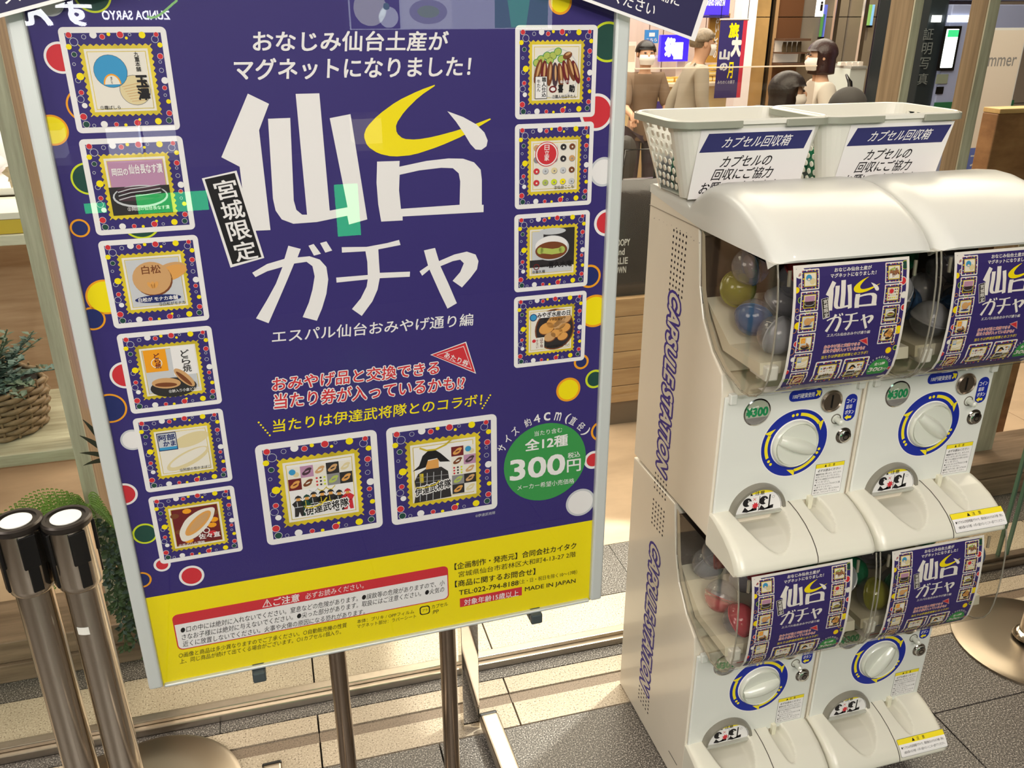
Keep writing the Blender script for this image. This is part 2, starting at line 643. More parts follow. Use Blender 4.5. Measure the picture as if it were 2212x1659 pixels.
for a in ((130, 125, 36, RD, WH), (112, 282, 36, YL, OR), (180, 228, 38, NV, OR), (190, 387, 38, DG, LM), (172, 494, 22, DB, OR), (303, 477, 44, DG, LM), (227, 643, 43, YL, OR),
          (199, 690, 29, DB, OR), (270, 812, 34, RD, WH), (237, 884, 38, DB, OR), (286, 952, 27, WH, LG), (268, 1070, 30, RD, WH), (313, 1155, 28, DG, LM), (350, 1222, 19, RD, WH),
          (414, 1246, 28, RD, WH), (306, 1255, 22, DB, OR), (198, -14, 42, DG, LM), (104, 2, 34, WH, LG), (1212, 3, 25, YL, OR), (1315, 91, 38, DG, LM), (1290, 243, 36, RD, WH), (1305, 372, 29, WH, LG),
          (1312, 482, 27, RD, WH), (1275, 598, 24, DB, OR), (1286, 673, 34, YL, OR), (1257, 783, 16, DB, OR), (1286, 820, 20, DG, LM), (1229, 843, 26, YL, OR), (1300, 932, 22, DB, OR),
          (1283, 995, 20, RD, WH), (1255, 1087, 31, WH, LG)):
    dotp(*a, rw=4.5 if a[4] != WH else 5.5)

# lettering of the headline
Z5, Z1 = PZ(400, 0, 3.16), PZ(400, 500, 3.16)
PA.text('おなじみ仙台土産が', Z5(465, 352), Z5(1792, 346), Z5(465, 212), WH, 5, .024)
PA.text('マグネットになりました！', Z5(335, 548), Z5(1945, 520), Z5(335, 402), WH, 5, .024)
for poly in (((428, 640), (573, 710), (505, 890), (583, 1573), (425, 1580), (372, 1140), (247, 1075)),
             ((566, 812), (718, 806), (742, 1370), (760, 1435), (800, 1468), (833, 1468), (755, 642), (917, 638), (988, 1440), (1110, 1417), (988, 808), (1130, 780), (1245, 1500), (1120, 1535),
              (1108, 1475), (900, 1518), (740, 1530), (660, 1500), (618, 1440), (600, 1360)),
             ((1792, 760), (1900, 800), (1990, 850), (2045, 905), (2068, 960), (2060, 1000), (2025, 1025), (1985, 1022), (1950, 985), (1905, 910), (1850, 830))):
    PA.poly([Z5(*q) for q in poly], WH, 6)
PA.poly([Z5(*q) for q in ((1312, 1105), (1466, 1100), (1464, 1140), (1650, 1100), (1800, 1083), (1900, 1085), (1975, 1110), (2020, 1160), (2028, 1230), (2028, 1400), (2040, 1400), (2040, 1450),
                          (1486, 1480), (1487, 1507), (1340, 1515), (1320, 1400), (1308, 1250))], WH, 6,
        holes=[[Z5(*q) for q in ((1466, 1195), (1462, 1300), (1475, 1428), (1876, 1400), (1880, 1240), (1870, 1185), (1830, 1150), (1750, 1147), (1600, 1165))]])
PA.poly([Z5(*q) for q in ((1733, 570), (1600, 618), (1450, 690), (1320, 785), (1240, 870), (1220, 930), (1245, 1000), (1320, 1050), (1420, 1072), (1560, 1060), (1740, 1000), (1910, 925), (2135, 790),
                          (1885, 885), (1700, 935), (1580, 955), (1490, 950), (1445, 910), (1440, 850), (1500, 760), (1600, 660))], YL, 5, smooth=1)
for poly, sm in ((((705, 100), (790, 122), (768, 180), (850, 172), (920, 195), (965, 245), (978, 330), (965, 430), (935, 530), (900, 613), (803, 588), (845, 490), (870, 400), (885, 310), (870, 240), (830, 210),
                   (745, 222), (700, 330), (640, 470), (570, 630), (484, 597), (560, 470), (620, 360), (665, 245), (560, 275), (480, 315), (458, 285), (560, 225), (678, 190)), 0),
                 (((843, 100), (878, 88), (928, 155), (880, 168)), 0), (((922, 82), (965, 70), (1005, 133), (958, 147)), 0),
                 (((1070, 110), (1240, 108), (1380, 82), (1462, 60), (1472, 95), (1320, 125), (1325, 210), (1330, 285), (1537, 277), (1535, 312), (1330, 322), (1315, 400), (1280, 480), (1207, 580),
                   (1140, 533), (1200, 460), (1240, 380), (1248, 330), (1035, 352), (1032, 318), (1248, 300), (1245, 210), (1232, 138), (1072, 147)), 0),
                 (((1632, 132), (1708, 115), (1735, 205), (1840, 160), (1925, 140), (1985, 160), (2005, 205), (1995, 260), (1950, 320), (1892, 385), (1828, 340), (1880, 280), (1905, 220),
                   (1880, 195), (1830, 205), (1745, 240), (1800, 360), (1857, 493), (1793, 530), (1740, 420), (1670, 263), (1620, 305), (1602, 275), (1660, 235)), 0)):
    PA.poly([Z1(*q) for q in poly], WH, 6)
PA.poly([P(*q) for q in ((436, 386), (511, 369), (571, 558), (498, 579))], WH, 8)
PA.poly([P(*q) for q in ((442, 388), (507, 374), (565, 556), (502, 572))], BK, 9)
for i, ch in enumerate('宮城限定'):
    a, b = .025 + .245 * i, .025 + .245 * i + .215
    T = lambda s, t: (446 + 12 + s * 46 + t * 56, 386 + 4 - s * 9 + t * 181)
    PA.text(ch, P(*T(0, b)), P(*T(1, b)), P(*T(0, a)), WH, 10, .02)
PA.text('エスパル仙台おみやげ通り編', P(588, 743), P(1022, 704), P(588, 715), WH, 5, .012)
for t, bl, br, h in (('おみやげ品と交換できる', (589, 847), (948, 809), 30), ('当たり券が入っているかも!?', (593, 885), (1003, 842), 32)):
    tl = (bl[0], bl[1] - h)
    PA.text(t, P(*bl), P(*br), P(*tl), WH, 5, .075, res=2)
    PA.text(t, P(*bl), P(*br), P(*tl), RD, 7, .018)
PA.text('当たりは伊達武将隊とのコラボ！', P(590, 936), P(1041, 877), P(590, 909), YL, 5, .014)
for k in range(6):
    PA.circ(*P(559 + 4.8 * k, 914 + 5.6 * k), .0016, YL, 5, n=8, det=1)
    PA.circ(*P(1043 + 3.4 * k, 883 - 5.6 * k), .0016, YL, 5, n=8, det=1)
PA.poly([Z1(*q) for q in ((1675, 845), (1920, 755), (1988, 975))], WH, 8)
PA.poly([Z1(*q) for q in ((1686, 846), (1915, 763), (1980, 966))], RD, 9)
PA.poly([Z1(*q) for q in ((1716, 847), (1904, 784), (1960, 945))], WH, 10)
PA.poly([Z1(*q) for q in ((1722, 848), (1901, 789), (1955, 938))], RD, 11)
PA.text('あたり券', Z1(1768, 862), Z1(1928, 928), Z1(1781, 822), WH, 12, .015, det=1)

# green price roundel
Z2 = PZ(500, 860, 2.765)
gu, gv = Z2(1878, 388)
gr = (Z2(2122, 388)[0] - Z2(1634, 388)[0]) / 2
PA.circ(gu, gv, gr, GR, 4, n=48)
for t, bl, br, h, b in (('当たり含む', (1812, 232), (1978, 207), 30, .0), ('全12種', (1758, 322), (2010, 285), 68, .03), ('300', (1670, 497), (1990, 452), 118, .03), ('円', (2008, 447), (2088, 436), 72, .02),
                        ('税込', (2012, 366), (2085, 352), 34, .01), ('メーカー希望小売価格', (1710, 556), (2050, 512), 32, 0.0)):
    PA.text(t, Z2(*bl), Z2(*br), Z2(bl[0], bl[1] - h), WH, 6, b, det=0 if b > .015 else 1)
s = 'サイズ 約4cm(直径)'
angs = [153, 141, 129, 0, 112, 101, 89, 76, 64, 56, 43, 33]
for ch, a in zip(s, angs):
    if ch == ' ':
        continue
    t = math.radians(a)
    cw, chh = gr * (.085 if ch in '()' else .15), gr * (.26 if ch in '()' else .2)
    cx, cy = gu + gr * 1.17 * math.cos(t), gv + gr * 1.17 * math.sin(t)
    rx, ry = math.sin(t), -math.cos(t)
    ux, uy = math.cos(t), math.sin(t)
    BLp = (cx - rx * cw / 2 - ux * chh / 2, cy - ry * cw / 2 - uy * chh / 2)
    PA.text(ch, BLp, (BLp[0] + rx * cw, BLp[1] + ry * cw), (BLp[0] + ux * chh, BLp[1] + uy * chh), WH, 5, .012)

# small print on the yellow band
Z4 = PZ(330, 1160, 2.28)
a, b = Z4(92, 395), Z4(1455, 305)
q0, q1 = Z4(125, 565), Z4(1455, 142)
PA.rect(a[0], q0[1], q1[0], (a[1] + q1[1]) / 2, RD, 3, rad=.009)
hm = Z4(775, 316)[1]
PA.rect(a[0] + .0018, q0[1] + .0018, q1[0] - .0018, hm + .009, WH, 4, rad=.008)
PA.rect(a[0] + .0005, hm, q1[0] - .0005, hm + .0095, RD, 5)
tri = [Z4(540, 352), Z4(588, 344), Z4(563, 310)]
PA.poly(tri, WH, 6, det=1)
PA.poly([((p[0] * 3 + sum(t[0] for t in tri) / 3) / 4, (p[1] * 3 + sum(t[1] for t in tri) / 3) / 4) for p in tri], RD, 7, det=1)
PA.text('!', Z4(561, 345), Z4(567, 344), Z4(561, 322), WH, 8, .01, det=1)
for t, bl, br, h, m_, b in (
        ('ご注意', (595, 344), (722, 320), 38, WH, .02), ('必ずお読みください。', (752, 312), (1040, 256), 30, WH, .0),
        ('●口の中には絶対に入れないでください。窒息などの危険があります。●誤飲等の危険がありますので、小', (137, 479), (1437, 242), 30, BK, .004),
        ('さなお子様には絶対に与えないでください。●尖った部分があります。取扱にはご注意ください。●火気の', (143, 514), (1435, 274), 30, BK, .004),
        ('近くに放置しないでください。火事や火傷の原因になる恐れがあります。', (148, 547), (1045, 384), 29, BK, .004),
        ('○画像と商品は多少異なりますのでご了承ください。○自動販売機の性質', (128, 602), (955, 449), 25, BK, .002),
        ('上、同じ商品が続けて出てくる場合がございます。○1カプセル1個入り。', (133, 630), (928, 482), 25, BK, .002),
        ('本体：ブリキ / OPPフィルム', (1007, 431), (1288, 380), 20, BK, .002), ('マグネット部分：ラバーシート', (1007, 455), (1298, 403), 20, BK, .002),
        ('カプセル', (1375, 358), (1455, 342), 20, BK, .002), (':PP', (1377, 384), (1410, 378), 18, BK, .002),
        ('【企画制作・発売元】合同会社カイタク', (1488, 166), (2087, 60), 32, BK, .014), ('宮城県仙台市若林区大和町4-13-27 2階', (1507, 203), (2085, 100), 28, BK, .002),
        ('【商品に関するお問合せ】', (1490, 252), (1885, 188), 32, BK, .014), ('TEL:022-794-8188', (1510, 291), (1803, 240), 24, BK, .01),
        ('（土・日・祝日を除く10～17時）', (1808, 236), (2092, 186), 22, BK, .0), ('MADE IN JAPAN', (1835, 277), (2084, 234), 26, BK, .01)):
    PA.text(t, Z4(*bl), Z4(*br), Z4(bl[0], bl[1] - h), m_, 8, b, det=1, res=2)
PA.text('対象年齢15歳以上', Z4(1535, 342), Z4(1803, 294), Z4(1535, 312), WH, 8, .012, det=1)
a, b = Z4(1515, 350), Z4(1820, 252)
PA.rect(a[0], a[1], b[0], a[1] + .0185, RD, 6, det=1)
a, b = Z4(1317, 391), Z4(1366, 346)
PA.rect(a[0], a[1], b[0], a[1] + (b[0] - a[0]), BK, 4, rad=.005, det=1)
PA.rect(a[0] + .002, a[1] + .002, b[0] - .002, a[1] + (b[0] - a[0]) - .002, YL, 5, rad=.004, det=1)
PA.text('プラ', (a[0] + .0045, a[1] + .007), (b[0] - .0045, a[1] + .007), (a[0] + .0045, b[1] - .003), BK, 6, .01, det=1)
PA.text('©伊達武将隊', Z2(1460, 718), Z2(1578, 697), Z2(1460, 700), LG, 4, 0, det=1, res=2)


# ---------------------------------------------------------------- the twelve stamp-shaped magnet pictures
def stamp(A, u0, v0, u1, v1, pic, bg):
    """pic(F, S) draws into the inner picture: F maps unit coordinates (down the page) to the sheet."""
    W, H = u1 - u0, v1 - v0
    A.rect(u0, v0, u1, v1, WH, 4, rad=W * .05)
    b = W * .055
    A.rect(u0 + b, v0 + b, u1 - b, v1 - b, NV, 5)
    I = lambda x, y: (u0 + b + (W - 2 * b) * x, v1 - b - (H - 2 * b) * y)
    k = W - 2 * b
    for x, y, r, f in ((.04, .02, .03, RD), (.29, .02, .038, WH), (.38, .04, .027, RD), (.45, .015, .02, YL), (.57, .02, .034, RD), (.63, .055, .016, YL), (.8, .025, .036, YL), (.95, .02, .025, RD),
                       (.02, .14, .03, YL), (.06, .22, .026, DG), (.08, .45, .04, YL), (.06, .62, .026, RD), (.07, .76, .03, WH), (.035, .88, .035, RD), (.05, .965, .034, DG),
                       (.975, .13, .028, YL), (.96, .25, .03, RD), (.97, .51, .038, WH), (.955, .59, .024, RD), (.975, .74, .026, YL), (.965, .87, .03, RD), (.95, .95, .03, DG),
                       (.24, .97, .038, WH), (.37, .975, .024, RD), (.47, .985, .018, YL), (.6, .965, .034, RD), (.63, .93, .016, YL), (.83, .955, .037, YL)):
        if f in (RD, DG):
            A.circ(*I(x, y), r * k * 1.12, WH, 6, n=12, det=1)
        A.circ(*I(x, y), r * k, f, 7, n=12)
    for x, y, r in ((.19, .04, .025), (.08, .09, .045), (.04, .32, .018), (.05, .49, .03), (.04, .69, .04), (.13, .98, .02), (.7, .97, .018), (.67, .02, .017), (.93, .07, .04), (.95, .31, .018), (.95, .4, .026), (.95, .67, .018)):
        A.ring(*I(x, y), r * k, .05 * r * k + .0004, LG, 6, n=12, det=1)
    o, n = .115, 12
    pts = []
    for side in range(4):
        for j in range(n):
            for t in (0, .2, .5, .8):
                f = (j + t) / n
                d = (0, 0, .020, 0)[(0, .2, .5, .8).index(t)] if t else .0
                d = {0: -.004, .2: 0.004, .5: .022, .8: .004}[t]
                s_ = o + d
                x, y = o + (1 - 2 * o) * f, s_
                for _ in range(side):
                    x, y = 1 - y, x
                pts.append(I(x, y))
    A.poly(pts, GO, 8, smooth=2)
    A.rect(*I(.165, .835), *I(.835, .165), CR, 9)
    A.rect(*I(.19, .81), *I(.81, .19), GO, 10, det=1)
    A.rect(*I(.197, .803), *I(.803, .197), bg, 11)
    F = lambda x, y: I(.165 + .67 * x, .165 + .67 * y)
    pic(A, F, k * .67)


def T(A, F, t, x0, y0, x1, h, mat=None, lay=16, bold=.01, dy=0, det=1):
    A.text(t, F(x0, y0), F(x1, y0 + dy), F(x0, y0 - h), mat or BK, lay, bold, det=det, res=2)


def vert(A, F, t, x, y0, sz, mat=None, lay=16, bold=.015, gap=1.05):
    for i, ch in enumerate(t):
        T(A, F, ch, x, y0 + sz * (1 + gap * i), x + sz, sz, mat, lay, bold)


def ell(A, F, S, x, y, rx, ry, mat, lay, rot=0, n=24, det=0):
    A.circ(*F(x, y), rx * S, mat, lay, ry=ry * S, n=n, rot=rot, det=det)


def pic1(A, F, S):                                   # blue tin of white sweets
    ell(A, F, S, .7, .66, .25, .25, GY, 12)
    ell(A, F, S, .7, .66, .24, .24, TL, 13)
    for k in range(7):
        A.line([F(.5 + .02 * k, .6 + .04 * k), F(.92 - .01 * k, .52 + .05 * k)], .0006, TN, 14, det=1)
    ell(A, F, S, .36, .35, .265, .265, CH, 14)
    ell(A, F, S, .36, .35, .26, .26, LB, 15)
    A.poly([F(.36 + .14 * math.cos(PI * k / 12), .56 - .17 * math.sin(PI * k / 12)) for k in range(13)], OR, 16)
    A.poly([F(.36 + .118 * math.cos(PI * k / 12), .56 - .145 * math.sin(PI * k / 12)) for k in range(13)], CR, 17)
    vert(A, F, '霜ばしら', .34, .44, .026, lay=18)
    vert(A, F, '九重本舗', .77, .05, .075, bold=.02)
    vert(A, F, '玉澤', .74, .43, .18, bold=.05, gap=1.15)
    T(A, F, '①霜ばしら', .1, .96, .42, .06)


def pic2(A, F, S):                                   # pickled aubergines in a dish
    A.rect(*F(0, 1), *F(1, .5), CH, 12)
    ell(A, F, S, .5, .68, .46, .2, LG, 13)
    ell(A, F, S, .5, .67, .43, .17, CH, 14)
    for y, r, m_ in ((.55, .0, AU), (.62, .1, CH), (.7, .05, AU), (.64, -.2, AU)):
        ell(A, F, S, .5, y, .38, .05, m_, 15, rot=r)
    for y in (.52, .585, .655):
        A.line([F(.14, y + .07), F(.35, y + .02), F(.6, y), F(.85, y - .03)], .0012, LG, 16, det=1)
    T(A, F, '岡田の', .1, .3, .36, .12, WH, bold=.03)
    T(A, F, '仙台長なす漬', .38, .28, .93, .16, WH, bold=.03)
    T(A, F, '②岡田の仙台長なす漬', .25, .93, .95, .07, WH)


def pic3(A, F, S):                                   # round wafer cake
    ell(A, F, S, .78, .32, .3, .16, TN, 12, rot=.3)
    ell(A, F, S, .8, .34, .28, .13, SK, 13, rot=.3)
    ell(A, F, S, .47, .45, .33, .31, BR, 13)
    ell(A, F, S, .45, .42, .33, .31, TN, 14)
    T(A, F, '白松', .3, .33, .62, .16, BR, bold=.02)
    for r in (-.5, 0, .5):
        ell(A, F, S, .45 + r * .1, .55, .035, .07, SK, 15, rot=-r)
    ell(A, F, S, .5, .82, .4, .075, DB, 15)
    T(A, F, '白松が モナカ本舗', .16, .86, .84, .08, WH, 17, .03)
    T(A, F, '③白松がモナカ', .5, .965, .95, .065)


def pic4(A, F, S):                                   # filled pancakes and a yellow box
    A.rect(*F(.55, .62), *F(.98, .02), WH, 12)
    A.rect(*F(.06, .5), *F(.46, .04), OR, 13)
    A.ring(*F(.27, .32), .1 * S, .0012, CR, 14)
    vert(A, F, 'どら焼', .24, .12, .1, DR, 15, .03)
    vert(A, F, 'どら焼', .72, .1, .15, CH, 14, .02)
    ell(A, F, S, .5, .86, .42, .2, CH, 14)
    ell(A, F, S, .38, .76, .26, .11, TN, 15, rot=-.1)
    ell(A, F, S, .37, .79, .2, .045, BR, 16, rot=-.1)
    ell(A, F, S, .72, .68, .25, .09, TN, 15, rot=-.9)
    ell(A, F, S, .71, .7, .2, .04, BR, 16, rot=-.9)
    T(A, F, '④餅入り小倉どら焼', .4, .975, .97, .07, WH, 17)


def pic5(A, F, S):                                   # white fish cakes
    ell(A, F, S, .66, .26, .36, .14, TL, 12, rot=.25)
    ell(A, F, S, .55, .68, .46, .16, TL, 12, rot=.42)
    ell(A, F, S, .56, .65, .4, .1, CR, 13, rot=.42)
    A.rect(*F(.04, .44), *F(.4, .04), DB, 14)
    A.rect(*F(.055, .42), *F(.385, .06), LG, 15)
    T(A, F, '阿部', .07, .21, .37, .13, DB, 16, .04)
    T(A, F, 'かま', .14, .34, .37, .11, DB, 16, .04)
    A.rect(*F(.055, .42), *F(.385, .36), LB, 16)
    T(A, F, '⑤阿部の笹かまぼこ', .36, .95, .95, .065)


def pic6(A, F, S):                                   # leaf-shaped grilled fish cake over embers
    for x, y, m_ in ((.1, .2, BR), (.35, .12, OR), (.8, .55, OR), (.78, .75, RD), (.15, .6, BR), (.3, .85, OR), (.6, .8, DR), (.87, .25, BR), (.85, .42, OR)):
        ell(A, F, S, x, y, .09, .06, m_, 12, n=10)
    A.poly([F(.92, .1), F(.6, .12), (F(.3, .3)), F(.12, .62), F(.16, .88), F(.45, .8), F(.68, .6), F(.85, .36)], CR, 13, smooth=2)
    ell(A, F, S, .53, .45, .37, .13, SK, 14, rot=.75)
    ell(A, F, S, .55, .43, .28, .08, TN, 15, rot=.75)
    A.ring(*F(.67, .66), .07 * S, .0015, WH, 15, n=14)
    T(A, F, '佐々直', .5, .86, .93, .13, WH, 16, .03)
    T(A, F, '⑥手のひら蒲鉾', .08, .97, .6, .07, WH)


def pic7(A, F, S):                                   # grilled tongue with cucumber
    A.ring(*F(.5, .52), .46 * S, .0012, LG, 12, n=32)
    for x, y, r in ((.18, .26, 0), (.3, .2, .3), (.42, .2, -.2), (.52, .13, .5), (.6, .26, 0), (.36, .28, .2), (.1, .32, 0)):
        ell(A, F, S, x, y, .085, .075, GR, 13, rot=r, n=14)
        ell(A, F, S, x, y, .07, .062, MT, 14, rot=r, n=14)
    for x, y, r, m_ in ((.12, .47, 1.3, BR), (.24, .5, 1.5, DR), (.36, .52, 1.5, BR), (.47, .54, 1.6, AU), (.58, .55, 1.7, BR), (.69, .5, 1.8, DR), (.8, .45, 1.9, BR), (.9, .5, 1.9, DR), (.72, .2, .4, BR)):
        ell(A, F, S, x, y, .23 if y > .3 else .1, .065, m_, 15, rot=r, n=16)
        ell(A, F, S, x + .01, y - .03, .15 if y > .3 else .06, .022, TN, 16, rot=r, n=12)
    A.rect(*F(.06, .97), *F(.31, .56), BK, 16)
    A.rect(*F(.07, .96), *F(.3, .57), WH, 17)
    vert(A, F, '職人仕込', .2, .58, .085, lay=18, bold=.03)
    vert(A, F, '牛たん', .1, .62, .07, lay=18)
    ell(A, F, S, .43, .8, .08, .065, DR, 17)
    ell(A, F, S, .43, .8, .05, .035, WH, 18)
    T(A, F, '喜', .54, .86, .64, .14, BK, 18, .05)
    T(A, F, '助', .77, .86, .88, .13, BK, 18, .05)
    T(A, F, '味の牛たん', .58, .7, .85, .06, WH, 18, .02)
    T(A, F, '⑦職人仕込牛たん', .42, .97, .92, .065, lay=18)


def pic8(A, F, S):                                   # grid of small sweets and a red seal
    cols = [TN, CR, CR, CH, BR, GY, WH, GY, CH, TN, RD, LG, TL, LG, BR, RD, MT, LM, YL, LG]
    for k, m_ in enumerate(cols):
        x, y = .12 + .19 * (k % 5), .14 + .23 * (k // 5)
        ell(A, F, S, x, y, .068, .066, GY, 12, n=12)
        ell(A, F, S, x - .005, y - .008, .064, .06, m_, 13, n=12)
        ell(A, F, S, x, y, .02, .02, CR if m_ in (CH, BR, RD) else GY, 14, n=8, det=1)
    ell(A, F, S, .33, .26, .245, .245, RD, 15, n=28)
    ell(A, F, S, .33, .26, .23, .23, WH, 16, n=28)
    ell(A, F, S, .33, .26, .205, .205, RD, 17, n=28)
    vert(A, F, '日立家', .28, .08, .1, WH, 18, .02)
    T(A, F, '⑧仙台ここち', .5, .97, .93, .07, lay=18)


def pic9(A, F, S):                                   # cut rice cake with green cream
    A.rect(*F(.3, .7), *F(1, 0), CH, 12)
    A.rect(*F(0, .82), *F(1, .66), CH, 13)
    ell(A, F, S, .5, .06, .3, .07, LG, 14)
    ell(A, F, S, .48, .42, .4, .27, LG, 14, n=32)
    ell(A, F, S, .48, .36, .36, .2, WH, 15, n=32)
    ell(A, F, S, .48, .47, .36, .19, BR, 16, n=32)
    A.line([F(.24, .46), F(.34, .47), F(.5, .5), F(.64, .49), F(.72, .47)], .12 * S, MT, 17)
    ell(A, F, S, .23, .46, .07, .075, MT, 17, n=14)
    ell(A, F, S, .72, .47, .07, .075, MT, 17, n=14)
    A.ring(*F(.15, .81), .07 * S, .02 * S, DR, 17, n=8)
    T(A, F, '喜久水庵', .42, .85, .95, .13, BK, 18, .04)
    T(A, F, 'お茶の井ヶ田', .24, .83, .41, .06, BK, 18, .03)
    T(A, F, '⑨喜久福', .06, .95, .34, .065, lay=18)


def pic10(A, F, S):                                  # rice crackers on a dark dish
    ell(A, F, S, .6, .5, .46, .48, BR, 12, n=28)
    ell(A, F, S, .6, .5, .43, .45, CH, 13, n=28)
    for x, y, r, m_ in ((.7, .18, .2, SK), (.84, .28, .16, TN), (.6, .33, .2, SK), (.42, .47, .19, SK), (.72, .42, .16, TN), (.84, .5, .15, SK), (.66, .6, .15, SK), (.5, .68, .15, TN), (.8, .7, .13, SK)):
        ell(A, F, S, x, y, r, r * .72, BR, 14, n=16, rot=.3)
        ell(A, F, S, x - .01, y - .015, r * .94, r * .67, m_, 15, n=16, rot=.3)
    A.rect(*F(.06, .94), *F(.36, .66), CR, 16)
    ell(A, F, S, .12, .73, .045, .04, RD, 17, n=12)
    vert(A, F, 'ほや塩', .26, .68, .07, DR, 17)
    vert(A, F, 'せんべい', .17, .7, .05, DR, 17)
    A.circ(*F(.1, .17), .085 * S, LB, 16, n=18)
    A.ring(*F(.1, .17), .085 * S, .0012, DB, 17, n=18)
    A.rect(*F(.17, .2), *F(.95, .06), WH, 16, det=1)
    T(A, F, 'みやぎ水産の日', .19, .19, .95, .12, BK, 18, .03)
    T(A, F, 'アンテナショップ', .34, .29, .85, .065, BK, 18, .02)
    T(A, F, '⑩ほや塩せんべい', .42, .93, .95, .06, lay=18)


MINI = [pic1, pic2, pic3, pic4, pic5, pic6, pic7, pic8, pic9, pic10]
MBG = [CR, PK, LG, CR, CR, CH, CR, CR, LG, CR]


def thumbs(A, F, cells, order, w_, h_):
    tri = {0: (LB, CR), 1: (AU, PK), 2: (TN, CR), 3: (TN, CH), 4: (TL, CR), 5: (SK, DR), 6: (BR, CR), 7: (RD, CR), 8: (MT, GY), 9: (SK, CH)}
    for (x, y), k in zip(cells, order):
        f, b = tri[k]
        A.rect(*F(x, y + h_), *F(x + w_, y), b, 12)
        cx, cy = x + w_ / 2, y + h_ / 2
        if k == 7:
            for i in range(9):
                ell(A, F, 1, x + w_ * (.2 + .3 * (i % 3)), y + h_ * (.2 + .3 * (i // 3)), .0018, .0018, (RD, CH, LM)[i % 3], 13, n=8)
        elif k == 0:
            ell(A, F, 1, cx - w_ * .12, cy - h_ * .1, .0052, .0052, f, 14, n=14)
            ell(A, F, 1, cx + w_ * .16, cy + h_ * .15, .0046, .0046, TL, 13, n=14)
        else:
            ell(A, F, 1, cx - w_ * .05, cy + h_ * .08, .0072, .004, f, 13, n=14, rot=.4)
            ell(A, F, 1, cx + w_ * .1, cy - h_ * .14, .006, .0032, f, 14, n=14, rot=.4)
            ell(A, F, 1, cx, cy, .004, .0012, b, 15, n=10, rot=.4, det=1)


def warrior(A, F, x, y, h, body, trim, crest=True):
    """Small printed figure in armour: flared helmet, broad shoulders, skirt."""
    q = lambda a, b: F(x + a * h, y - b * h)
    A.poly([q(-.2, 0), q(-.17, .45), q(-.26, .62), q(-.1, .76), q(.1, .76), q(.26, .62), q(.17, .45), q(.2, 0), q(.06, 0), q(0, .22), q(-.06, 0)], body, 14)
    A.poly([q(-.08, .74), q(-.07, .88), q(.07, .88), q(.08, .74)], SK, 15)
    A.poly([q(-.15, .8), q(-.1, .94), q(0, 1.0), q(.1, .94), q(.15, .8), q(.08, .87), q(-.08, .87)], body, 16)
    A.line([q(-.15, .45), q(.15, .45)], .0012, trim, 16)
    A.line([q(-.06, .7), q(-.05, .45)], .001, trim, 16)
    if crest:
        A.line([q(-.16, 1.1), q(-.05, 1.0), q(.07, 1.0), q(.2, 1.14)], .0014, trim, 17)


def pic11(A, F, S):                                  # ten food pictures over a row of costumed figures
    thumbs(A, F, [(.05 + .18 * (k % 5), .09 + .19 * (k // 5)) for k in range(10)], [0, 1, 2, 3, 4, 5, 6, 7, 8, 9], .18, .19)
    for i, (x, m_, t, c) in enumerate(((.16, CH, LG, 0), (.28, DG, GO, 0), (.38, CH, LG, 1), (.5, BK, GO, 1), (.62, CH, GO, 1), (.74, CH, LG, 0), (.86, RD, DR, 0))):
        warrior(A, F, x, .92 - .03 * (i in (2, 3, 4)), .36, m_, t, bool(c))
    A.text('伊達武将隊', F(.24, .92), F(.86, .86), F(.24, .78), WH, 18, .14, res=2)
    A.text('伊達武将隊', F(.24, .92), F(.86, .86), F(.24, .78), BK, 19, .03, res=2)
    A.line([F(.24, .78), F(.34, .8), F(.48, .76), F(.56, .66)], .0022, GO, 20)


def pic12(A, F, S):                                  # one figure in dark armour beside ten food pictures
    thumbs(A, F, [(.62 + .19 * (k % 2), .12 + .165 * (k // 2)) for k in range(10)], [5, 0, 6, 1, 7, 2, 8, 3, 9, 4], .19, .165)
    A.poly([F(.02, 1), F(.06, .78), F(.04, .62), F(.1, .5), F(.22, .43), F(.3, .42), F(.46, .43), (F(.56, .52)), F(.58, .72), F(.6, .98)], CH, 13)
    A.poly([F(.22, .44), F(.24, .3), F(.42, .28), F(.42, .44)], SK, 14)
    A.poly([F(.02, .44), F(.12, .36), F(.18, .2), F(.26, .13), F(.38, .13), F(.46, .2), F(.6, .36), F(.44, .34), F(.4, .27), F(.26, .28), F(.22, .4)], BK, 15)
    for x in (.14, .24, .34, .46):
        A.line([F(x, .5), F(x - .03, .98)], .001, LG, 16, det=1)
    for y in (.56, .64, .72):
        A.line([F(.06, y), F(.56, y + .02)], .001, GY, 16, det=1)
    A.line([F(.14, .06), F(.24, .115), F(.38, .12), F(.54, .06), F(.66, -.04)], .003, GO, 16)
    A.rect(*F(.12, .66), *F(.18, .5), GO, 16, det=1)
    A.text('伊達武将隊', F(.04, .88), F(.6, .8), F(.04, .74), WH, 18, .14, res=2)
    A.text('伊達武将隊', F(.04, .88), F(.6, .8), F(.04, .74), BK, 19, .03, res=2)
    A.line([F(.06, .73), F(.2, .75), F(.36, .72), F(.42, .66)], .002, GO, 20)


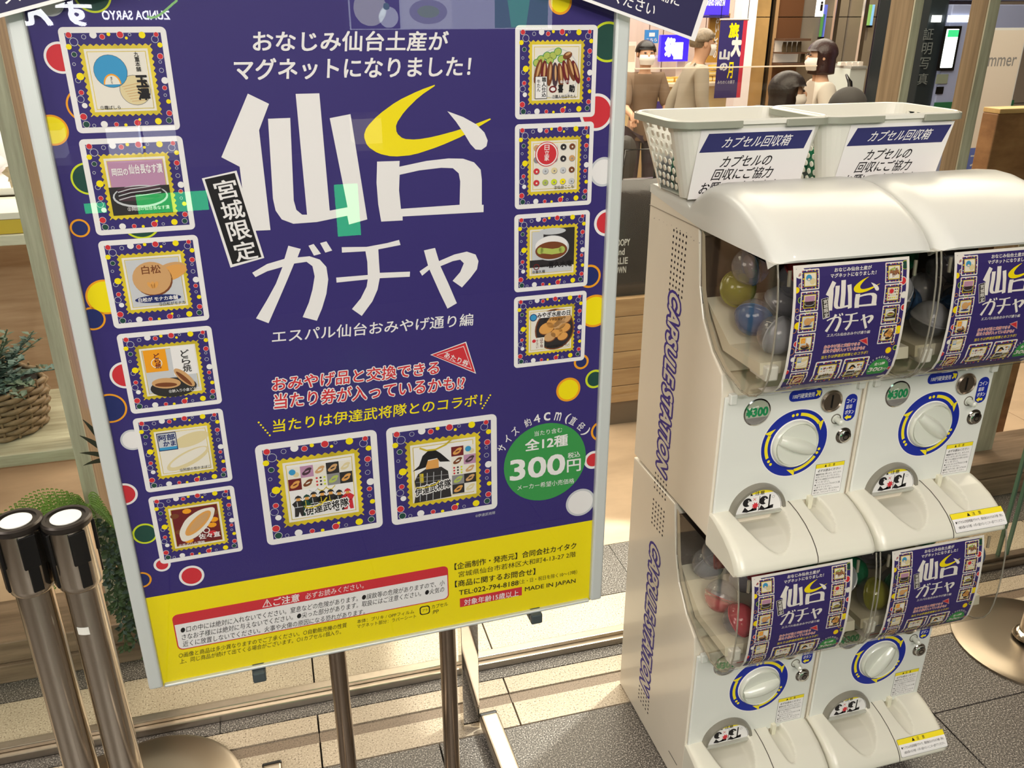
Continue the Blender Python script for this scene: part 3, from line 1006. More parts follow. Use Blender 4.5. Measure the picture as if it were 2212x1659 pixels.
STAMPS = []
for quad, f, bg in (
        (((123, 58), (357, 58), (390, 281), (166, 289)), pic1, CR), (((169, 301.7), (394, 293.7), (421.6, 497), (207.4, 509.4)), pic2, PK),
        (((212, 521.5), (429, 508), (450.6, 693.7), (244.3, 711)), pic3, LG), (((250, 722.8), (458, 705), (478.5, 873.4), (283.5, 896)), pic4, LG),
        (((286, 906), (481, 883.5), (502.5, 1040.5), (315, 1066)), pic5, CR), (((319, 1076), (506, 1050), (524, 1191), (347, 1222)), pic6, DR),
        (((1114, 54), (1293, 54), (1286, 253), (1114, 258)), pic7, CR), (((1113.7, 269.6), (1286, 262), (1277, 442), (1113, 454)), pic8, CR),
        (((1112.5, 464.8), (1276.7, 454), (1269, 618), (1111.6, 633.5)), pic9, LG), (((1111.6, 642.5), (1269, 629), (1263, 778), (1111, 797.7)), pic10, CR),
        (((550, 964), (814.6, 928.7), (827, 1140), (577.8, 1181)), pic11, WH), (((834.5, 927), (1075, 894), (1074, 1100.5), (847, 1136.7)), pic12, WH)):
    c = [P(*q) for q in quad]
    A = Art()
    stamp(A, (c[0][0] + c[3][0]) / 2, (c[2][1] + c[3][1]) / 2, (c[1][0] + c[2][0]) / 2, (c[0][1] + c[1][1]) / 2, f, bg)
    STAMPS.append(A)

# ---------------------------------------------------------------- the big sign
sign = thing('sign_stand', 'large silver-framed poster stand with purple and yellow Japanese poster', 'sign', S0, SA)
FO_L, FO_R, FB = P(323, 1487)[0], P(1297, 1292)[0], P(323, 1487)[1]
FT = VT + .016
backing = MB().box(FO_L + .01, FO_R - .01, .004, .02, FB + .006, FT - .006).build('backing_board', M('grey board', (120, 120, 124), .7), sign)
poster = PA.build('poster', sign, fn=lambda u, v, h: (u, .003 - h, v))
for A in STAMPS:
    A.build('magnet_picture', poster, fn=lambda u, v, h: (u, .003 - h, v))
MB().box(FO_L, P(354, 1484)[0], -.006, .024, FB, FT).build('frame_rail', alu, sign, bevel=.004, seg=3)
MB().box(P(1273, 1298)[0], FO_R, -.006, .024, FB, FT).build('frame_rail', alu, sign, bevel=.004, seg=3)
zb = P(800, 1383)[1]
MB().box(P(354, 1484)[0] + .001, P(1273, 1298)[0] - .001, -.004, .022, FB + .003, VB + .0).build('frame_rail', alu, sign, bevel=.003, seg=3)
MB().box(P(354, 1484)[0] + .001, P(1273, 1298)[0] - .001, -.004, .022, VT, FT).build('frame_rail', alu, sign, bevel=.003, seg=3)
MB().box(UL, UR, -.0045, -.0030, VB, VT).build('cover_sheet', clear('poster cover', (252, 252, 252), 1.47, .0), sign)
gp = M('dark grey plastic', (66, 74, 76), .35)
for px, py in ((559, 1447), (1156, 1323)):
    u, v = P(px, py)
    MB().box(u - .011, u + .011, .0, .022, v - .018, FB + .004).box(u - .011, u + .011, -.012, .0, v - .018, v + .003).build('clip', gp, sign, bevel=.003)
pst = M('brown-tinted steel tube', (158, 142, 126), .2, 1)
for px, py in ((731, 1415), (975, 1359)):
    u, v = P(px, py)
    MB().tube([(u, .0365, .05), (u, .0365, 1.3)], .0155, 24, mi=0).build('post', pst, sign, smooth=True, auto=40)
cu = (P(731, 1415)[0] + P(975, 1359)[0]) / 2
for sx in (-1, 1):
    x = .384 if sx > 0 else 2 * cu - .384
    ft = MB()
    ft.prism([(-.30, .018), (.305, .018), (.315, .028), (.315, .044), (.305, .054), (-.30, .054), (-.31, .044), (-.31, .026)], x - .022, x + .022).build('foot', steel_br, sign, bevel=.006, seg=3)
    MB().box(x - .0215, x + .0215, .309, .3185, .022, .05).build('end_cap', black, sign, bevel=.003)
    for yy in (.255, -.24):
        MB().tube([(x - .015, yy, .014), (x + .015, yy, .014)], .014, 18).build('caster', black, sign)
MB().box(2 * cu - .384, .384, -.0, .055, .028, .052).build('cross_bar', steel_br, sign, bevel=.004)

# two paper notices fixed over the top corners of the sign
NW = ink('notice navy', (44, 40, 78))


def notice(name, label, corner, ang, side):
    """corner: the sheet's lower outer corner as (u, v); the sheet runs inwards and upwards."""
    t = thing(name, label, 'notice', S0 + SU * corner[0] - SN * .016 + Vector((0, 0, corner[1])), SA)
    A = Art()
    A.rect(0, 0, .42, .2, WH, 0)
    A.rect(.008, .004, .412, .058, NW, 1)
    if side > 0:
        A.text('当たり券に記載のお土産引換店舗に', (.09, .034), (.378, .034), (.09, .05), WH, 2, .01, res=2)
        A.text('当たり券をお持ちください', (.14, .011), (.345, .011), (.14, .028), WH, 2, .01, res=2)
        A.rect(.1, .068, .363, .19, BK, 2)
        A.rect(.1013, .0693, .3617, .189, WH, 3)
        A.text('【お土産引換店舗】', (.25, .088), (.35, .088), (.25, .1), BK, 4, .006, res=2)
        A.text('みやぎ水産の日アンテナショップ', (.2, .073), (.358, .073), (.2, .083), RD, 4, .004, res=2)
        for k in (0, 1):
            A.poly([(.369 + .017 * k, .087), (.385 + .017 * k, .101), (.385 + .017 * k, .073)], NW, 2)
    else:
        A.text('当たり券に記載のお土産引換店舗に', (.03, .034), (.34, .034), (.03, .05), WH, 2, .01, res=2)
        A.text('当たり券をお持ちください', (.075, .011), (.3, .011), (.075, .028), WH, 2, .01, res=2)
    ca, sa_ = math.cos(ang), math.sin(ang)
    off = .42 if side > 0 else 0

    def fn(u, v, h):
        u -= off
        return (u * ca - v * sa_, -.012 - h, u * sa_ + v * ca)
    o = A.build('print', t, fn=fn)
    vs = [fn(u, v, 0) for u, v in ((0, 0), (.42, 0), (.42, .2), (0, .2))]
    MB().add([(x, y + .0006, z) for x, y, z in vs] + [(x, y + .0012, z) for x, y, z in vs], [(0, 1, 2, 3), (4, 5, 6, 7), (0, 1, 5, 4), (1, 2, 6, 5), (2, 3, 7, 6), (3, 0, 4, 7)]).build('sheet', M('white paper', (228, 228, 230), .6), t)
    return t


notice('paper_notice', 'white and navy paper notice with double arrows, tilted over the sign by the baskets', P(1481, 88), math.radians(-17), 1)
notice('paper_notice', 'tilted navy paper notice over the sign\'s top corner farther from the machines', P(-190, 92), math.radians(14.5), -1)
# ---------------------------------------------------------------- capsule machines
cream = M('cream enamel', (228, 219, 202), .28, coat=.3, noise=(9, .02))
whitep = M('white plastic', (214, 214, 208), .28, coat=.12)
ivory = M('ivory plastic', (224, 221, 206), .28, coat=.12)
panelw = M('white panel', (226, 227, 220), .3, coat=.2)
dish_m = M('worn ivory plastic', (198, 194, 176), .35)
seam = M('seam shadow gap', (58, 50, 42), .6)
chrome = M('chrome', (206, 202, 196), .12, 1)
satin = M('satin nickel', (186, 174, 160), .28, 1)
knobw = M('translucent white plastic', (218, 220, 208), .16, coat=.5)
winc = clear('machine window', (243, 241, 236), 1.5, .03)
dark_in = M('dark machine interior', (52, 42, 36), .5)
purp = ink('purple outline', (58, 40, 140))
RB, BY = ink('machine blue', (24, 42, 150)), ink('machine yellow', (240, 220, 40))
PG = ink('price green', (34, 150, 96))

WIN = [(.13, .572), (.112, .47), (.088, .42), (.045, .372), (-.005, .346), (-.06, .334), (-.083, .336), (-.104, .345), (-.12, .36), (-.130, .38), (-.1345, .405), (-.136, .44), (-.135, .48), (-.131, .52), (-.125, .55), (-.118, .574)]
FRONT = list(reversed(WIN[5:]))               # top of the curved front down to its lowest point
# arc-length table for the paper behind the window
_s = [0]
for a, b in zip(FRONT, FRONT[1:]):
    _s.append(_s[-1] + math.dist(a, b))


def on_front(s, off):
    """Point on the curved window front, s metres below its top edge, off metres outwards."""
    s = min(max(s, 0), _s[-1] - 1e-6)
    for i in range(len(_s) - 1):
        if s <= _s[i + 1]:
            t = (s - _s[i]) / (_s[i + 1] - _s[i])
            a, b = FRONT[i], FRONT[i + 1]
            dy, dz = b[0] - a[0], b[1] - a[1]
            n = math.hypot(dy, dz)
            # smooth normal
            return (a[0] + dy * t + dz / n * off, a[1] + dz * t - dy / n * off)


MW = .2125                                      # width of the small poster
MSC = (MW - .010) / PW
MH = PW * 1.414 * MSC + .010
mini_all = Art()
VM = VT - .06                                  # the small print is trimmed at its top
mini_all.rect(UL - .005 / MSC, VB - .005 / MSC, UR + .005 / MSC, VM + .005 / MSC, WH, -1)
mini_all.rect(UL, VB, UR, VM, NV, 0)
mini_all.it += [i for i in PA.it if max(q[1] for q in i[0]) <= VM]
for A in STAMPS:
    mini_all.it += A.it
mini_all.circ(UL + .035 * PW, VM - .035 * PW, .045 * PW, WH, 3)
for u, v, r in ((.12, 1.31, .018), (.95, 1.3, .02), (.04, 1.2, .02), (.03, .95, .022), (.96, .74, .02), (.05, .55, .02)):
    mini_all.ring(UL + u * PW, VB + v * PW, r * PW, .004, LG, 3)
S_TOP = .005


def mini_fn(u, v, h):
    s = S_TOP + (VM + .005 / MSC - v) * MSC
    y, z = on_front(s, -.0035 + h * .35)
    return (.038 + (u - UL) * MSC, y, z)


CUTV = [VM + .005 / MSC - (s - S_TOP) / MSC for s in _s[1:-1]]
_mini = mini_all.build('poster', None, fn=mini_fn, detail=False, cuts=CUTV)
MINI_ME = _mini.data
bpy.data.objects.remove(_mini)


def panel_art():
    A = Art()
    # ring with arrows round the knob
    cx, cz = .161, .187
    A.circ(cx, cz, .0715, WH, 1, n=48)
    A.ring(cx, cz, .0695, .0195, RB, 2, n=64)
    for k in range(3):
        a0 = math.radians(205 - 120 * k)
        a1 = a0 - math.radians(48)
        r = .0595
        A.it.append(([(cx + q * math.cos(a0 + (a1 - a0) * i / 10), cz + q * math.sin(a0 + (a1 - a0) * i / 10)) for i in range(11) for q in (r - .0032, r + .0032)],
                     [(2 * i, 2 * i + 1, 2 * i + 3, 2 * i + 2) for i in range(10)], BY, 4, 0))
        hd = a1 - math.radians(16)
        A.poly([(cx + q * math.cos(t), cz + q * math.sin(t)) for q, t in ((r + .012, a1), (r - .001, a1 + .02), (r - .003, hd))], BY, 4)
        A.circ(cx + r * math.cos(a0 + .13), cz + r * math.sin(a0 + .13), .0031, BY, 4, n=10)
        A.circ(cx + r * math.cos(a0 + .27), cz + r * math.sin(a0 + .27), .0031, BY, 4, n=10)
    # coin label
    A.rect(.136, .274, .205, .297, RB, 2, rad=.0105)
    A.text('100円硬貨使用', (.144, .2795), (.189, .2795), (.144, .289), WH, 3, .015, res=2)
    A.poly([(.192, .292), (.203, .29), (.201, .279), (.1975, .283), (.194, .2795), (.1915, .282), (.195, .286)], BY, 3)
    # coin return label
    A.rect(.2585, .219, .2845, .275, RB, 2, rad=.0125)
    A.text('コイン', (.262, .257), (.281, .257), (.262, .2655), WH, 3, .02, res=2)
    A.text('返却', (.262, .245), (.275, .245), (.262, .2535), WH, 3, .02, res=2)
    A.text('ボタン', (.262, .2335), (.281, .2335), (.262, .242), WH, 3, .02, res=2)
    A.poly([(.262, .227), (.269, .2325), (.269, .2295), (.277, .2295), (.277, .2245), (.269, .2245), (.269, .2215)], BY, 3)
    # notice
    A.rect(.217, .064, .2805, .1325, BK, 1)
    A.rect(.2175, .0645, .28, .132, WH, 2)
    A.rect(.2175, .1235, .28, .132, BY, 3)
    A.poly([(.236, .125), (.2385, .1305), (.241, .125)], BK, 4)
    A.text('注　意', (.2445, .1248), (.259, .1248), (.2445, .1308), BK, 4, .01, res=1)
    A.text('必ずお読みください', (.223, .1145), (.273, .1145), (.223, .1205), BK, 4, .01, res=1)
    for i, t in enumerate(('●機械を強く押したり、ゆすったり、', '　たたいたりしないでください。', '●カプセル取出口より手を入れない', '　でください。', '●いらなくなったカプセルは ゴミ箱', '　に捨ててください。', '●続けて出すときは、前のカプセルを', '　取り出してから入れてください。')):
        z = .1075 - .0058 * i
        L_ = {3: .6, 5: .7, 1: .95, 7: .95}.get(i, 1)
        A.text(t, (.2205, z), (.2205 + .056 * L_, z), (.2205, z + .0043), BK, 4, .0, res=1)
    return A


def tier(idx, x, z, label, knob_rot, sticker, dome):
    t = thing('capsule_machine', label, 'vending machine', (x, 1.247, z), 0, 'stacked capsule machines')
    zb = -.087 if z < .3 else 0
    W = .2985
    body = [(.353, zb + .003), (.353, .600 if dome else .578), (.15, .578), (.132, .572), (.114, .47), (.09, .416), (.047, .368), (-.002, .341), (-.02, .338), (-.016, .302), (0, .3), (0, zb + .003)]
    body = [(.353, zb + .003), (.353, .600 if dome else .578), (.14, .578), (.118, .47), (.094, .414), (.05, .365), (.008, .338), (0, .3), (0, zb + .003)]
    MB().prism(body, .0015, W).build('cabinet', cream, t, bevel=.0025)
    MB().prism([(.116, .56), (.105, .47), (.096, .45), (.105, .44), (.116, .47), (.128, .56)], .004, W - .004).build('dark_shade_plate', dark_in, t)  # added plate, its dark colour stands for the dim view through the window
    MB().prism([(.094, .447), (.084, .424), (.042, .377), (.0, .352), (-.003, .349), (.003, .345), (.048, .368), (.092, .416), (.104, .44)], .004, W - .004).build('pale_lining', dish_m, t)
    fp = MB().box(.006, .2925, -.006, .0, .056 if z > .3 else .05, .299).build('front_panel', panelw, t, bevel=.003, seg=3)
    panel_art().build('panel_print', fp, fn=lambda u, v, h: (u, -.0063 - h, v))
    # the two window clips
    for xx in (.0125, .278):
        MB().box(xx, xx + .014, -.014, -.002, .286, .306).build('latch', panelw, fp, bevel=.002)
    # knob
    k = MB().lathe([(.0475, .0), (.0475, .008), (.0445, .011), (.0425, .007), (.0415, .0105), (.0001, .0105)], 40, (.161, -.006, .187), 'y').build('knob', knobw, t, auto=50)
    g = MB()
    cr, sr = math.cos(knob_rot), math.sin(knob_rot)
    for i in range(13):
        f = -1 + 2 * i / 12
        l = f * .0415
        hw, hh = .0055 + .0035 * (1 - f * f), .015 * math.sqrt(max(0, 1 - f * f * .86))
        for wx, hy in ((-hw * 1.6, 0.0), (-hw, hh * .8), (0, hh), (hw, hh * .8), (hw * 1.6, 0.0)):
            g.v.append((.161 + l * cr - wx * sr, -.0163 - hy, .187 + l * sr + wx * cr))
    g.f = [(5 * i + j, 5 * i + j + 1, 5 * i + j + 6, 5 * i + j + 5) for i in range(12) for j in range(4)] + [(0, 1, 2, 3, 4), (60, 61, 62, 63, 64)]
    g.m = [0] * len(g.f)
    g.build('grip', knobw, k, auto=60)
    # price window
    pw = MB().lathe([(.0265, .0), (.0275, .003), (.025, .004), (.0245, -.004), (.0001, -.004)], 32, (.0735, -.0035, .262), 'y').build('price_window', chrome, t, auto=40)
    A = Art()
    A.circ(.0735, .262, .0245, M('price paper', (190, 200, 186), .5), 0)
    A.poly([(.0735 + .0244 * math.cos(a), .262 + .0244 * math.sin(a)) for a in [math.radians(d) for d in range(205, 336, 10)]], GY, 1)
    A.text('¥300', (.0515, .2545), (.095, .2545), (.0515, .2715), PG, 2, .05)
    A.build('price_card', pw, fn=lambda u, v, h: (u, -.0066 - h, v))
    MB().lathe([(.0245, .0005), (.023, .005), (.018, .0095), (.009, .013), (.0001, .0142)], 24, (.0735, -.006, .262), 'y').build('lens', winc, pw, smooth=True)
    # coin slot
    cs = MB().lathe([(.0215, 0), (.0225, .004), (.02, .007), (.018, .004), (.0001, .004)], 32, (.227, -.006, .2665), 'y').build('coin_slot', satin, t, auto=40)
    MB().box(.2255, .2285, -.0108, -.0095, .2535, .2795).build('slot', black, cs)
    MB().lathe([(.0105, .0), (.0105, .001), (.0085, .001), (.0085, -.001)], 20, (.2445, -.006, .2265), 'y').build('button_collar', M('grey recess', (120, 116, 104), .5), t, smooth=True)
    MB().tube([(.2445, -.006, .2265), (.2445, -.024, .2265), (.2445, -.027, .2265)], [.0058, .0058, .003], 18).build('return_button', knobw, t, auto=40)
    lk = MB().lathe([(.0165, .0), (.0165, .001), (.0125, .0015), (.0125, .0075), (.0105, .009), (.0001, .009)], 28, (.2665, -.006, .189), 'y').build('lock', chrome, t, auto=40)
    MB().lathe([(.0062, .0092), (.0045, .0092)], 20, (.2665, -.006, .189), 'y').box(.2655, .2675, -.0155, -.0153, .193, .196).build('keyway', black, lk)
    # capsule outlet flap: half-round frame with its pictogram plate
    fx, fz, fr = .097, .053, .0585
    fl_ = MB()
    n = 24
    for r0, r1, d in ((fr, fr - .0075, .014),):
        for i in range(n + 1):
            a = PI * i / n
            for r, y in ((r0, -.006), (r0, -.006 - d * .6), (r0 - .002, -.006 - d), (r1, -.006 - d), (r1 - .001, -.01)):
                fl_.v.append((fx + r * math.cos(a), y, fz + r * math.sin(a) * .99))
        fl_.f = [(5 * i + j, 5 * i + j + 1, 5 * i + j + 6, 5 * i + j + 5) for i in range(n) for j in range(4)]
        fl_.m = [0] * len(fl_.f)
    flap = fl_.build('outlet_frame', M('smoky grey plastic', (128, 124, 112), .3, coat=.3), t, auto=50)
    MB().box(fx - fr + .001, fx + fr - .001, -.022, -.008, fz - .0045, fz + .001).build('hinge_bar', M('clear grey plastic', (176, 176, 164), .2, coat=.4), flap, bevel=.0015)
    A = Art()
    r = fr - .0078
    half = lambda rr, lo=0: [(fx + rr * math.cos(PI * i / 20), fz + .001 + max(rr * math.sin(PI * i / 20), lo)) for i in range(21)]
    A.poly(half(r), WH, 0)
    A.poly(half(r - .0018), BK, 1)
    A.poly(half(r - .0025), WH, 2)
    zc = .0355
    A.poly([p for p in half(r - .0025) if p[1] - fz > zc], BY, 3)
    A.poly([(fx - .0215, fz + .0375), (fx - .019, fz + .0435), (fx - .0155, fz + .0375)], BK, 4)
    A.text('注意', (fx - .011, fz + .0372), (fx + .009, fz + .0372), (fx - .011, fz + .0455), BK, 4, .02)
    A.rect(fx - .0006, fz + .002, fx + .0006, fz + zc - .001, BK, 4)
    for ox, mir in ((fx - .026, 0), (fx + .009, 1)):       # head, hand and box of the two warning pictures
        A.circ(ox, fz + .024, .0095, BK, 4, n=16)
        A.circ(ox + .006, fz + .0215, .0048, WH, 5, n=12)
        A.circ(ox + .0025, fz + .0275, .0014, WH, 5, n=8)
        A.poly([(ox - .009, fz + .004), (ox - .004, fz + .014), (ox + .004, fz + .006), (ox + .016, fz + .009), (ox + .016, fz + .005), (ox + .002, fz + .002)], BK, 4)
        A.poly([(ox + .006, fz + .003), (ox + .022, fz + .004), (ox + .022, fz + .012), (ox + .012, fz + .010)], BK, 4)
        if not mir:
            A.poly([(ox + .018 + (.0082 if i % 2 else .0045) * math.cos(PI * i / 8), fz + .015 + (.0082 if i % 2 else .0045) * math.sin(PI * i / 8)) for i in range(16)], RD, 6)
            A.line([(ox + .012, fz + .026), (ox + .018, fz + .032)], .0008, RD, 5)
            A.line([(ox + .018, fz + .026), (ox + .012, fz + .032)], .0008, RD, 5)
        else:
            A.rect(ox + .011, fz + .008, ox + .014, fz + .035, BK, 5)
            A.ring(ox + .02, fz + .029, .003, .0006, GY, 5, n=12)
    A.build('warning_plate', flap, fn=lambda u, v, h: (u, -.0145 - h, v))
    MB().lathe([(.0575, .0), (.0555, .008), (.052, .012)], 20, (fx, -.012, fz - .004), 'y', a0=PI, a1=2 * PI).build('inner_flap', clear('milky flap', (225, 228, 224), 1.4, .1, .25, (200, 200, 190)), flap, smooth=True)
    # sloping outlet hood below the panel with two scooped hollows
    prof = [(.004, .060), (-.012, .0595), (-.04, .0545), (-.068, .045), (-.092, .032), (-.108, .019), (-.118, .006), (-.1215, -.004), (-.119, -.008)]
    NX, NP = 120, 40
    L_ = [0]
    for a, b in zip(prof, prof[1:]):
        L_.append(L_[-1] + math.dist(a, b))

    def pp(s):
        for i in range(len(L_) - 1):
            if s <= L_[i + 1] + 1e-9:
                f = (s - L_[i]) / (L_[i + 1] - L_[i])
                a, b = prof[i], prof[i + 1]
                return a[0] + (b[0] - a[0]) * f, a[1] + (b[1] - a[1]) * f
    hood = MB()
    rows = []
    for j in range(NP + 1):
        s = L_[-1] * j / NP
        y, zz = pp(s)
        for i in range(NX + 1):
            xx = .002 + (W - .0035) * i / NX
            e = min(xx - .002, W - .0015 - xx)
            rd = .016
            fall = (rd - math.sqrt(max(0, rd * rd - (rd - e) ** 2))) if e < rd else 0
            fy = fall * min(1, s / .05) * .9
            fz_ = fall * .55
            # hollow 1: capsule outlet
            yy = -y
            hw = .056 * math.sqrt(max(0, 1 - (max(0, yy) / .107) ** 2))
            d1 = 1 - abs(xx - .094) / hw if hw > 0.001 and yy < .106 else -1
            hw2 = .021 * math.sqrt(max(0, 1 - ((yy - .035) / .055) ** 2)) if abs(yy - .035) < .055 else 0
            cx2 = .2145 + .0
            d2 = 1 - abs(xx - cx2) / hw2 if hw2 > .001 else -1
            dep = 0
            if d1 > 0:
                q_ = min(1, d1 * 3.0)
                dep = q_ * q_ * (3 - 2 * q_) * (.034 - .30 * max(0, yy - .0)) if (.034 - .30 * yy) > 0 else 0
                dep = max(dep, 0)
            if d2 > 0:
                q_ = min(1, d2 * 2.2)
                dep = max(dep, q_ * q_ * (3 - 2 * q_) * max(0, .022 - .2 * max(0, yy)))
            hood.v.append((xx, y + fy, zz - fz_ - dep))
            rows.append(0)
    for j in range(NP):
        for i in range(NX):
            a = j * (NX + 1) + i
            cxm = .002 + (W - .0035) * (i + .5) / NX
            ym = -pp(L_[-1] * (j + .5) / NP)[0]
            hw = .056 * math.sqrt(max(0, 1 - (max(0, ym) / .107) ** 2)) if ym < .107 else 0
            hw2 = .021 * math.sqrt(max(0, 1 - ((ym - .035) / .055) ** 2)) if abs(ym - .035) < .055 else 0
            ins = abs(cxm - .094) < hw * .93 or abs(cxm - .2145) < hw2 * .88
            hood.f.append((a, a + 1, a + NX + 2, a + NX + 1))
            hood.m.append(1 if ins else 0)
    # sides and underside
    for sx in (.002, W - .0015):
        n0 = len(hood.v)
        side = [(sx, pp(L_[-1] * j / NP)[0] + .016 * .9 * min(1, L_[-1] * j / NP / .05), pp(L_[-1] * j / NP)[1] - .016 * .55) for j in range(NP + 1)] + [(sx, .004, -.012)]
        hood.v += side
        hood.f.append(tuple(range(n0, n0 + len(side))))
        hood.m.append(0)
    hood.box(.003, W - .0025, -.1, .004, -.016, -.010)
    hood.build('outlet_hood', [ivory, M('hollow plastic', (216, 213, 198), .36, coat=.1)], t, auto=75)
    sm = MB()
    for j in range(NP):
        for q in (0, 1):
            y, zz = pp(L_[-1] * (j + q) / NP)
            sm.v += [(.1655, y - .0004, zz + .0006), (.1672, y - .0004, zz + .0006)]
        n0 = len(sm.v) - 4
        sm.f.append((n0, n0 + 1, n0 + 3, n0 + 2))
        sm.m.append(0)
    sm.build('hood_seam', seam, t)
    MB().box(.207, .2165, -.014, -.004, .028, .067).build('return_chute', M('pale strip', (226, 222, 200), .4), t, bevel=.001)
    if sticker:
        A = Art()
        A.rect(0, 0, .122, .038, BK, 0, rad=.003)
        A.rect(.0005, .0005, .1215, .0375, WH, 1, rad=.003)
        A.rect(.0005, .0265, .1215, .0375, BY, 2)
        A.poly([(.037, .0285), (.041, .0355), (.045, .0285)], BK, 3)
        A.text('注　意', (.05, .0285), (.071, .0285), (.05, .0355), BK, 3, .01, res=1)
        A.text('●カプセルは包装容器ですので、開封後は小さなお子様（特に', (.005, .0165), (.1165, .0165), (.005, .0225), BK, 3, .004, res=1)
        A.text('3歳未満のお子様）の手の届かないところへ捨ててください。', (.009, .0065), (.1165, .0065), (.009, .0125), BK, 3, .004, res=1)

        def sf(u, v, h):
            y, zz = pp(max(.001, L_[-1] - .012 - (v - .0) * 1.0))
            return (.170 + u, y - .0012 - h, zz + .0012 + h)
        A.build('caution_sticker', t, fn=sf, cuts=[.004 * k for k in range(1, 10)])
    # clear window bucket
    wn = MB()
    for sx in (.003, W - .0025):
        n0 = len(wn.v)
        wn.v += [(sx, y, zz) for y, zz in WIN]
        tri = tessellate_polygon([[Vector((y, zz, 0)) for y, zz in WIN]])
        wn.f += [tuple(i + n0 for i in q) for q in tri]
    n0, n1 = 0, len(WIN)
    wn.f += [(i, i + 1, n1 + i + 1, n1 + i) for i in range(3, len(WIN) - 1)]
    wn.m = [0] * len(wn.f)
    win = wn.build('window', winc, t, auto=35)
    for sx in (.0034, W - .003):
        bd = MB()
        cen = (0.0, .46)
        for y, zz in WIN[:6]:
            q = math.hypot(y - cen[0], zz - cen[1])
            bd.v += [(sx, y, zz), (sx, y - (y - cen[0]) / q * .017, zz - (zz - cen[1]) / q * .012)]
        bd.f = [(2 * i, 2 * i + 1, 2 * i + 3, 2 * i + 2) for i in range(5)]
        bd.m = [0] * 5
        bd.build('window_flange', M('milky flange', (196, 192, 176), .35), win)
    for sx in (.004, W - .0035):
        MB().tube([(sx, y, zz) for y, zz in WIN[1:]], .0016, 6).build('window_edge', clear('thick clear edge', (214, 210, 200), 1.5, .05, .35, (190, 186, 172)), win, smooth=True)
    for sx in (.03, .262):
        MB().tube([(sx, WIN[-1][0] + .004, .56), (sx, WIN[-1][0] + .002, .535)], .003, 6).build('moulded_rib', MATS['thick clear edge'], win)
    pm = link('poster', MINI_ME, t)
    # inside: tray, chute pillar
    tr = MB()
    tr.add([(.006, .1, .455), (W - .006, .1, .455), (W - .006, .0, .398), (.006, .0, .398), (.006, -.1, .402), (W - .006, -.1, .402), (.006, -.104, .382), (W - .006, -.104, .382), (.006, .02, .38), (W - .006, .02, .38)],
           [(0, 1, 2, 3), (3, 2, 5, 4), (4, 5, 7, 6), (6, 7, 9, 8), (0, 3, 8), (1, 9, 2), (3, 4, 6, 8), (2, 9, 7, 5)])
    tr.build('inner_tray', dish_m, t)
    for sx in (.05, .22):
        MB().tube([(sx, -.035, .345), (sx, -.035, .385)], .006, 12).build('tray_pillar', dish_m, t)
    MB().box(.012, .036, -.112, -.06, .372, .398).build('tray_bracket', whitep, t, bevel=.003)
    if dome:
        top = [(.355, .598), (.355, .612), (.345, .6155), (.20, .612), (.186, .616), (.17, .628), (.145, .645), (.115, .656), (.08, .6605), (.045, .659), (.005, .651), (-.03, .639), (-.062, .624), (-.092, .605), (-.112, .587), (-.119, .577), (-.116, .5725), (.0, .5715), (.13, .572)]
        dm = MB()
        nn = 16
        # cross-section eased in at both ends so that the cap has rounded shoulders
        us = [0, .001, .004, .009, .016, .025, .036]
        xs = [.001 + u for u in us] + [W - u for u in reversed(us)]
        for xi, x_ in enumerate(xs):
            e = min(x_ - .001, W - x_)
            rd = .036
            fall = rd - math.sqrt(max(0, rd * rd - (rd - min(e, rd)) ** 2))
            for i, (y, zz) in enumerate(top):
                if 4 <= i <= 15:
                    k_ = fall * .85
                    ny, nz = y - .06, zz - .40
                    q = math.hypot(ny, nz)
                    y, zz = y - ny / q * k_ * (1 if y < .1 else .4), zz - nz / q * k_ * .8
                dm.v.append((x_, y, zz))
        m_ = len(top)
        dm.f = [(a * m_ + i, a * m_ + (i + 1) % m_, (a + 1) * m_ + (i + 1) % m_, (a + 1) * m_ + i) for a in range(len(xs) - 1) for i in range(m_)]
        for a in (0, len(xs) - 1):
            tri = tessellate_polygon([[Vector((dm.v[a * m_ + i][1], dm.v[a * m_ + i][2], 0)) for i in range(m_)]])
            dm.f += [tuple(a * m_ + i for i in q) for q in tri]
        dm.m = [0] * len(dm.f)
        dm.build('dome_lid', whitep, t, auto=40)
    # dark strip between window and the part above
    MB().box(.012, W - .012, -.098, .12, .5735, .5785).build('top_rim', dark_in, t)
    if x < .9:                                   # printed column on the outer side
        A = Art()
        z1, z0 = (.425, .030) if z > .3 else (.425, .020)
        yc = .21
        # u runs down the side, v towards the front
        ln = z1 - z0
        sh = .25
        A.text('CAPSULE STATION', (0, 0), (ln, 0), (0, .044), purp, 0, .15, shear=sh)
        A.text('CAPSULE STATION', (0, 0), (ln, 0), (0, .046), ink('side lettering', (222, 212, 196)), 2, .035, shear=sh)
        A.build('side_lettering', t, fn=lambda u, v, h: (.0012 - h, yc + .023 - v, z1 - u))
        A = Art()
        hole = ink('vent hole', (30, 24, 34))
        for zt, nr in (((.546, 11), (.016, 4)) if z > .3 else ((.533, 6), (.008, 4))):
            for j in range(nr):
                for i in range(5):
                    A.circ(yc + .027 - .0135 * i, zt - .0118 * j + .0, .0029, hole, 0, n=8)
        o = A.build('vent_hole', t, fn=lambda u, v, h: (.0012 - h, u, v))
        o['kind'] = 'stuff'
        if z < .3:
            MB().box(.0006, .0014, .024, .066, -.03, -.029).build('panel_slit', black, t)
        # chipped paint by the top corner
        A = Art()
        for k in range(12):
            A.circ(.33 - .02 * k + random.uniform(-.006, .006), .553 + random.uniform(-.004, .001) - (.0 if k < 9 else .004), random.uniform(.0006, .0016), hole, 0, n=6)
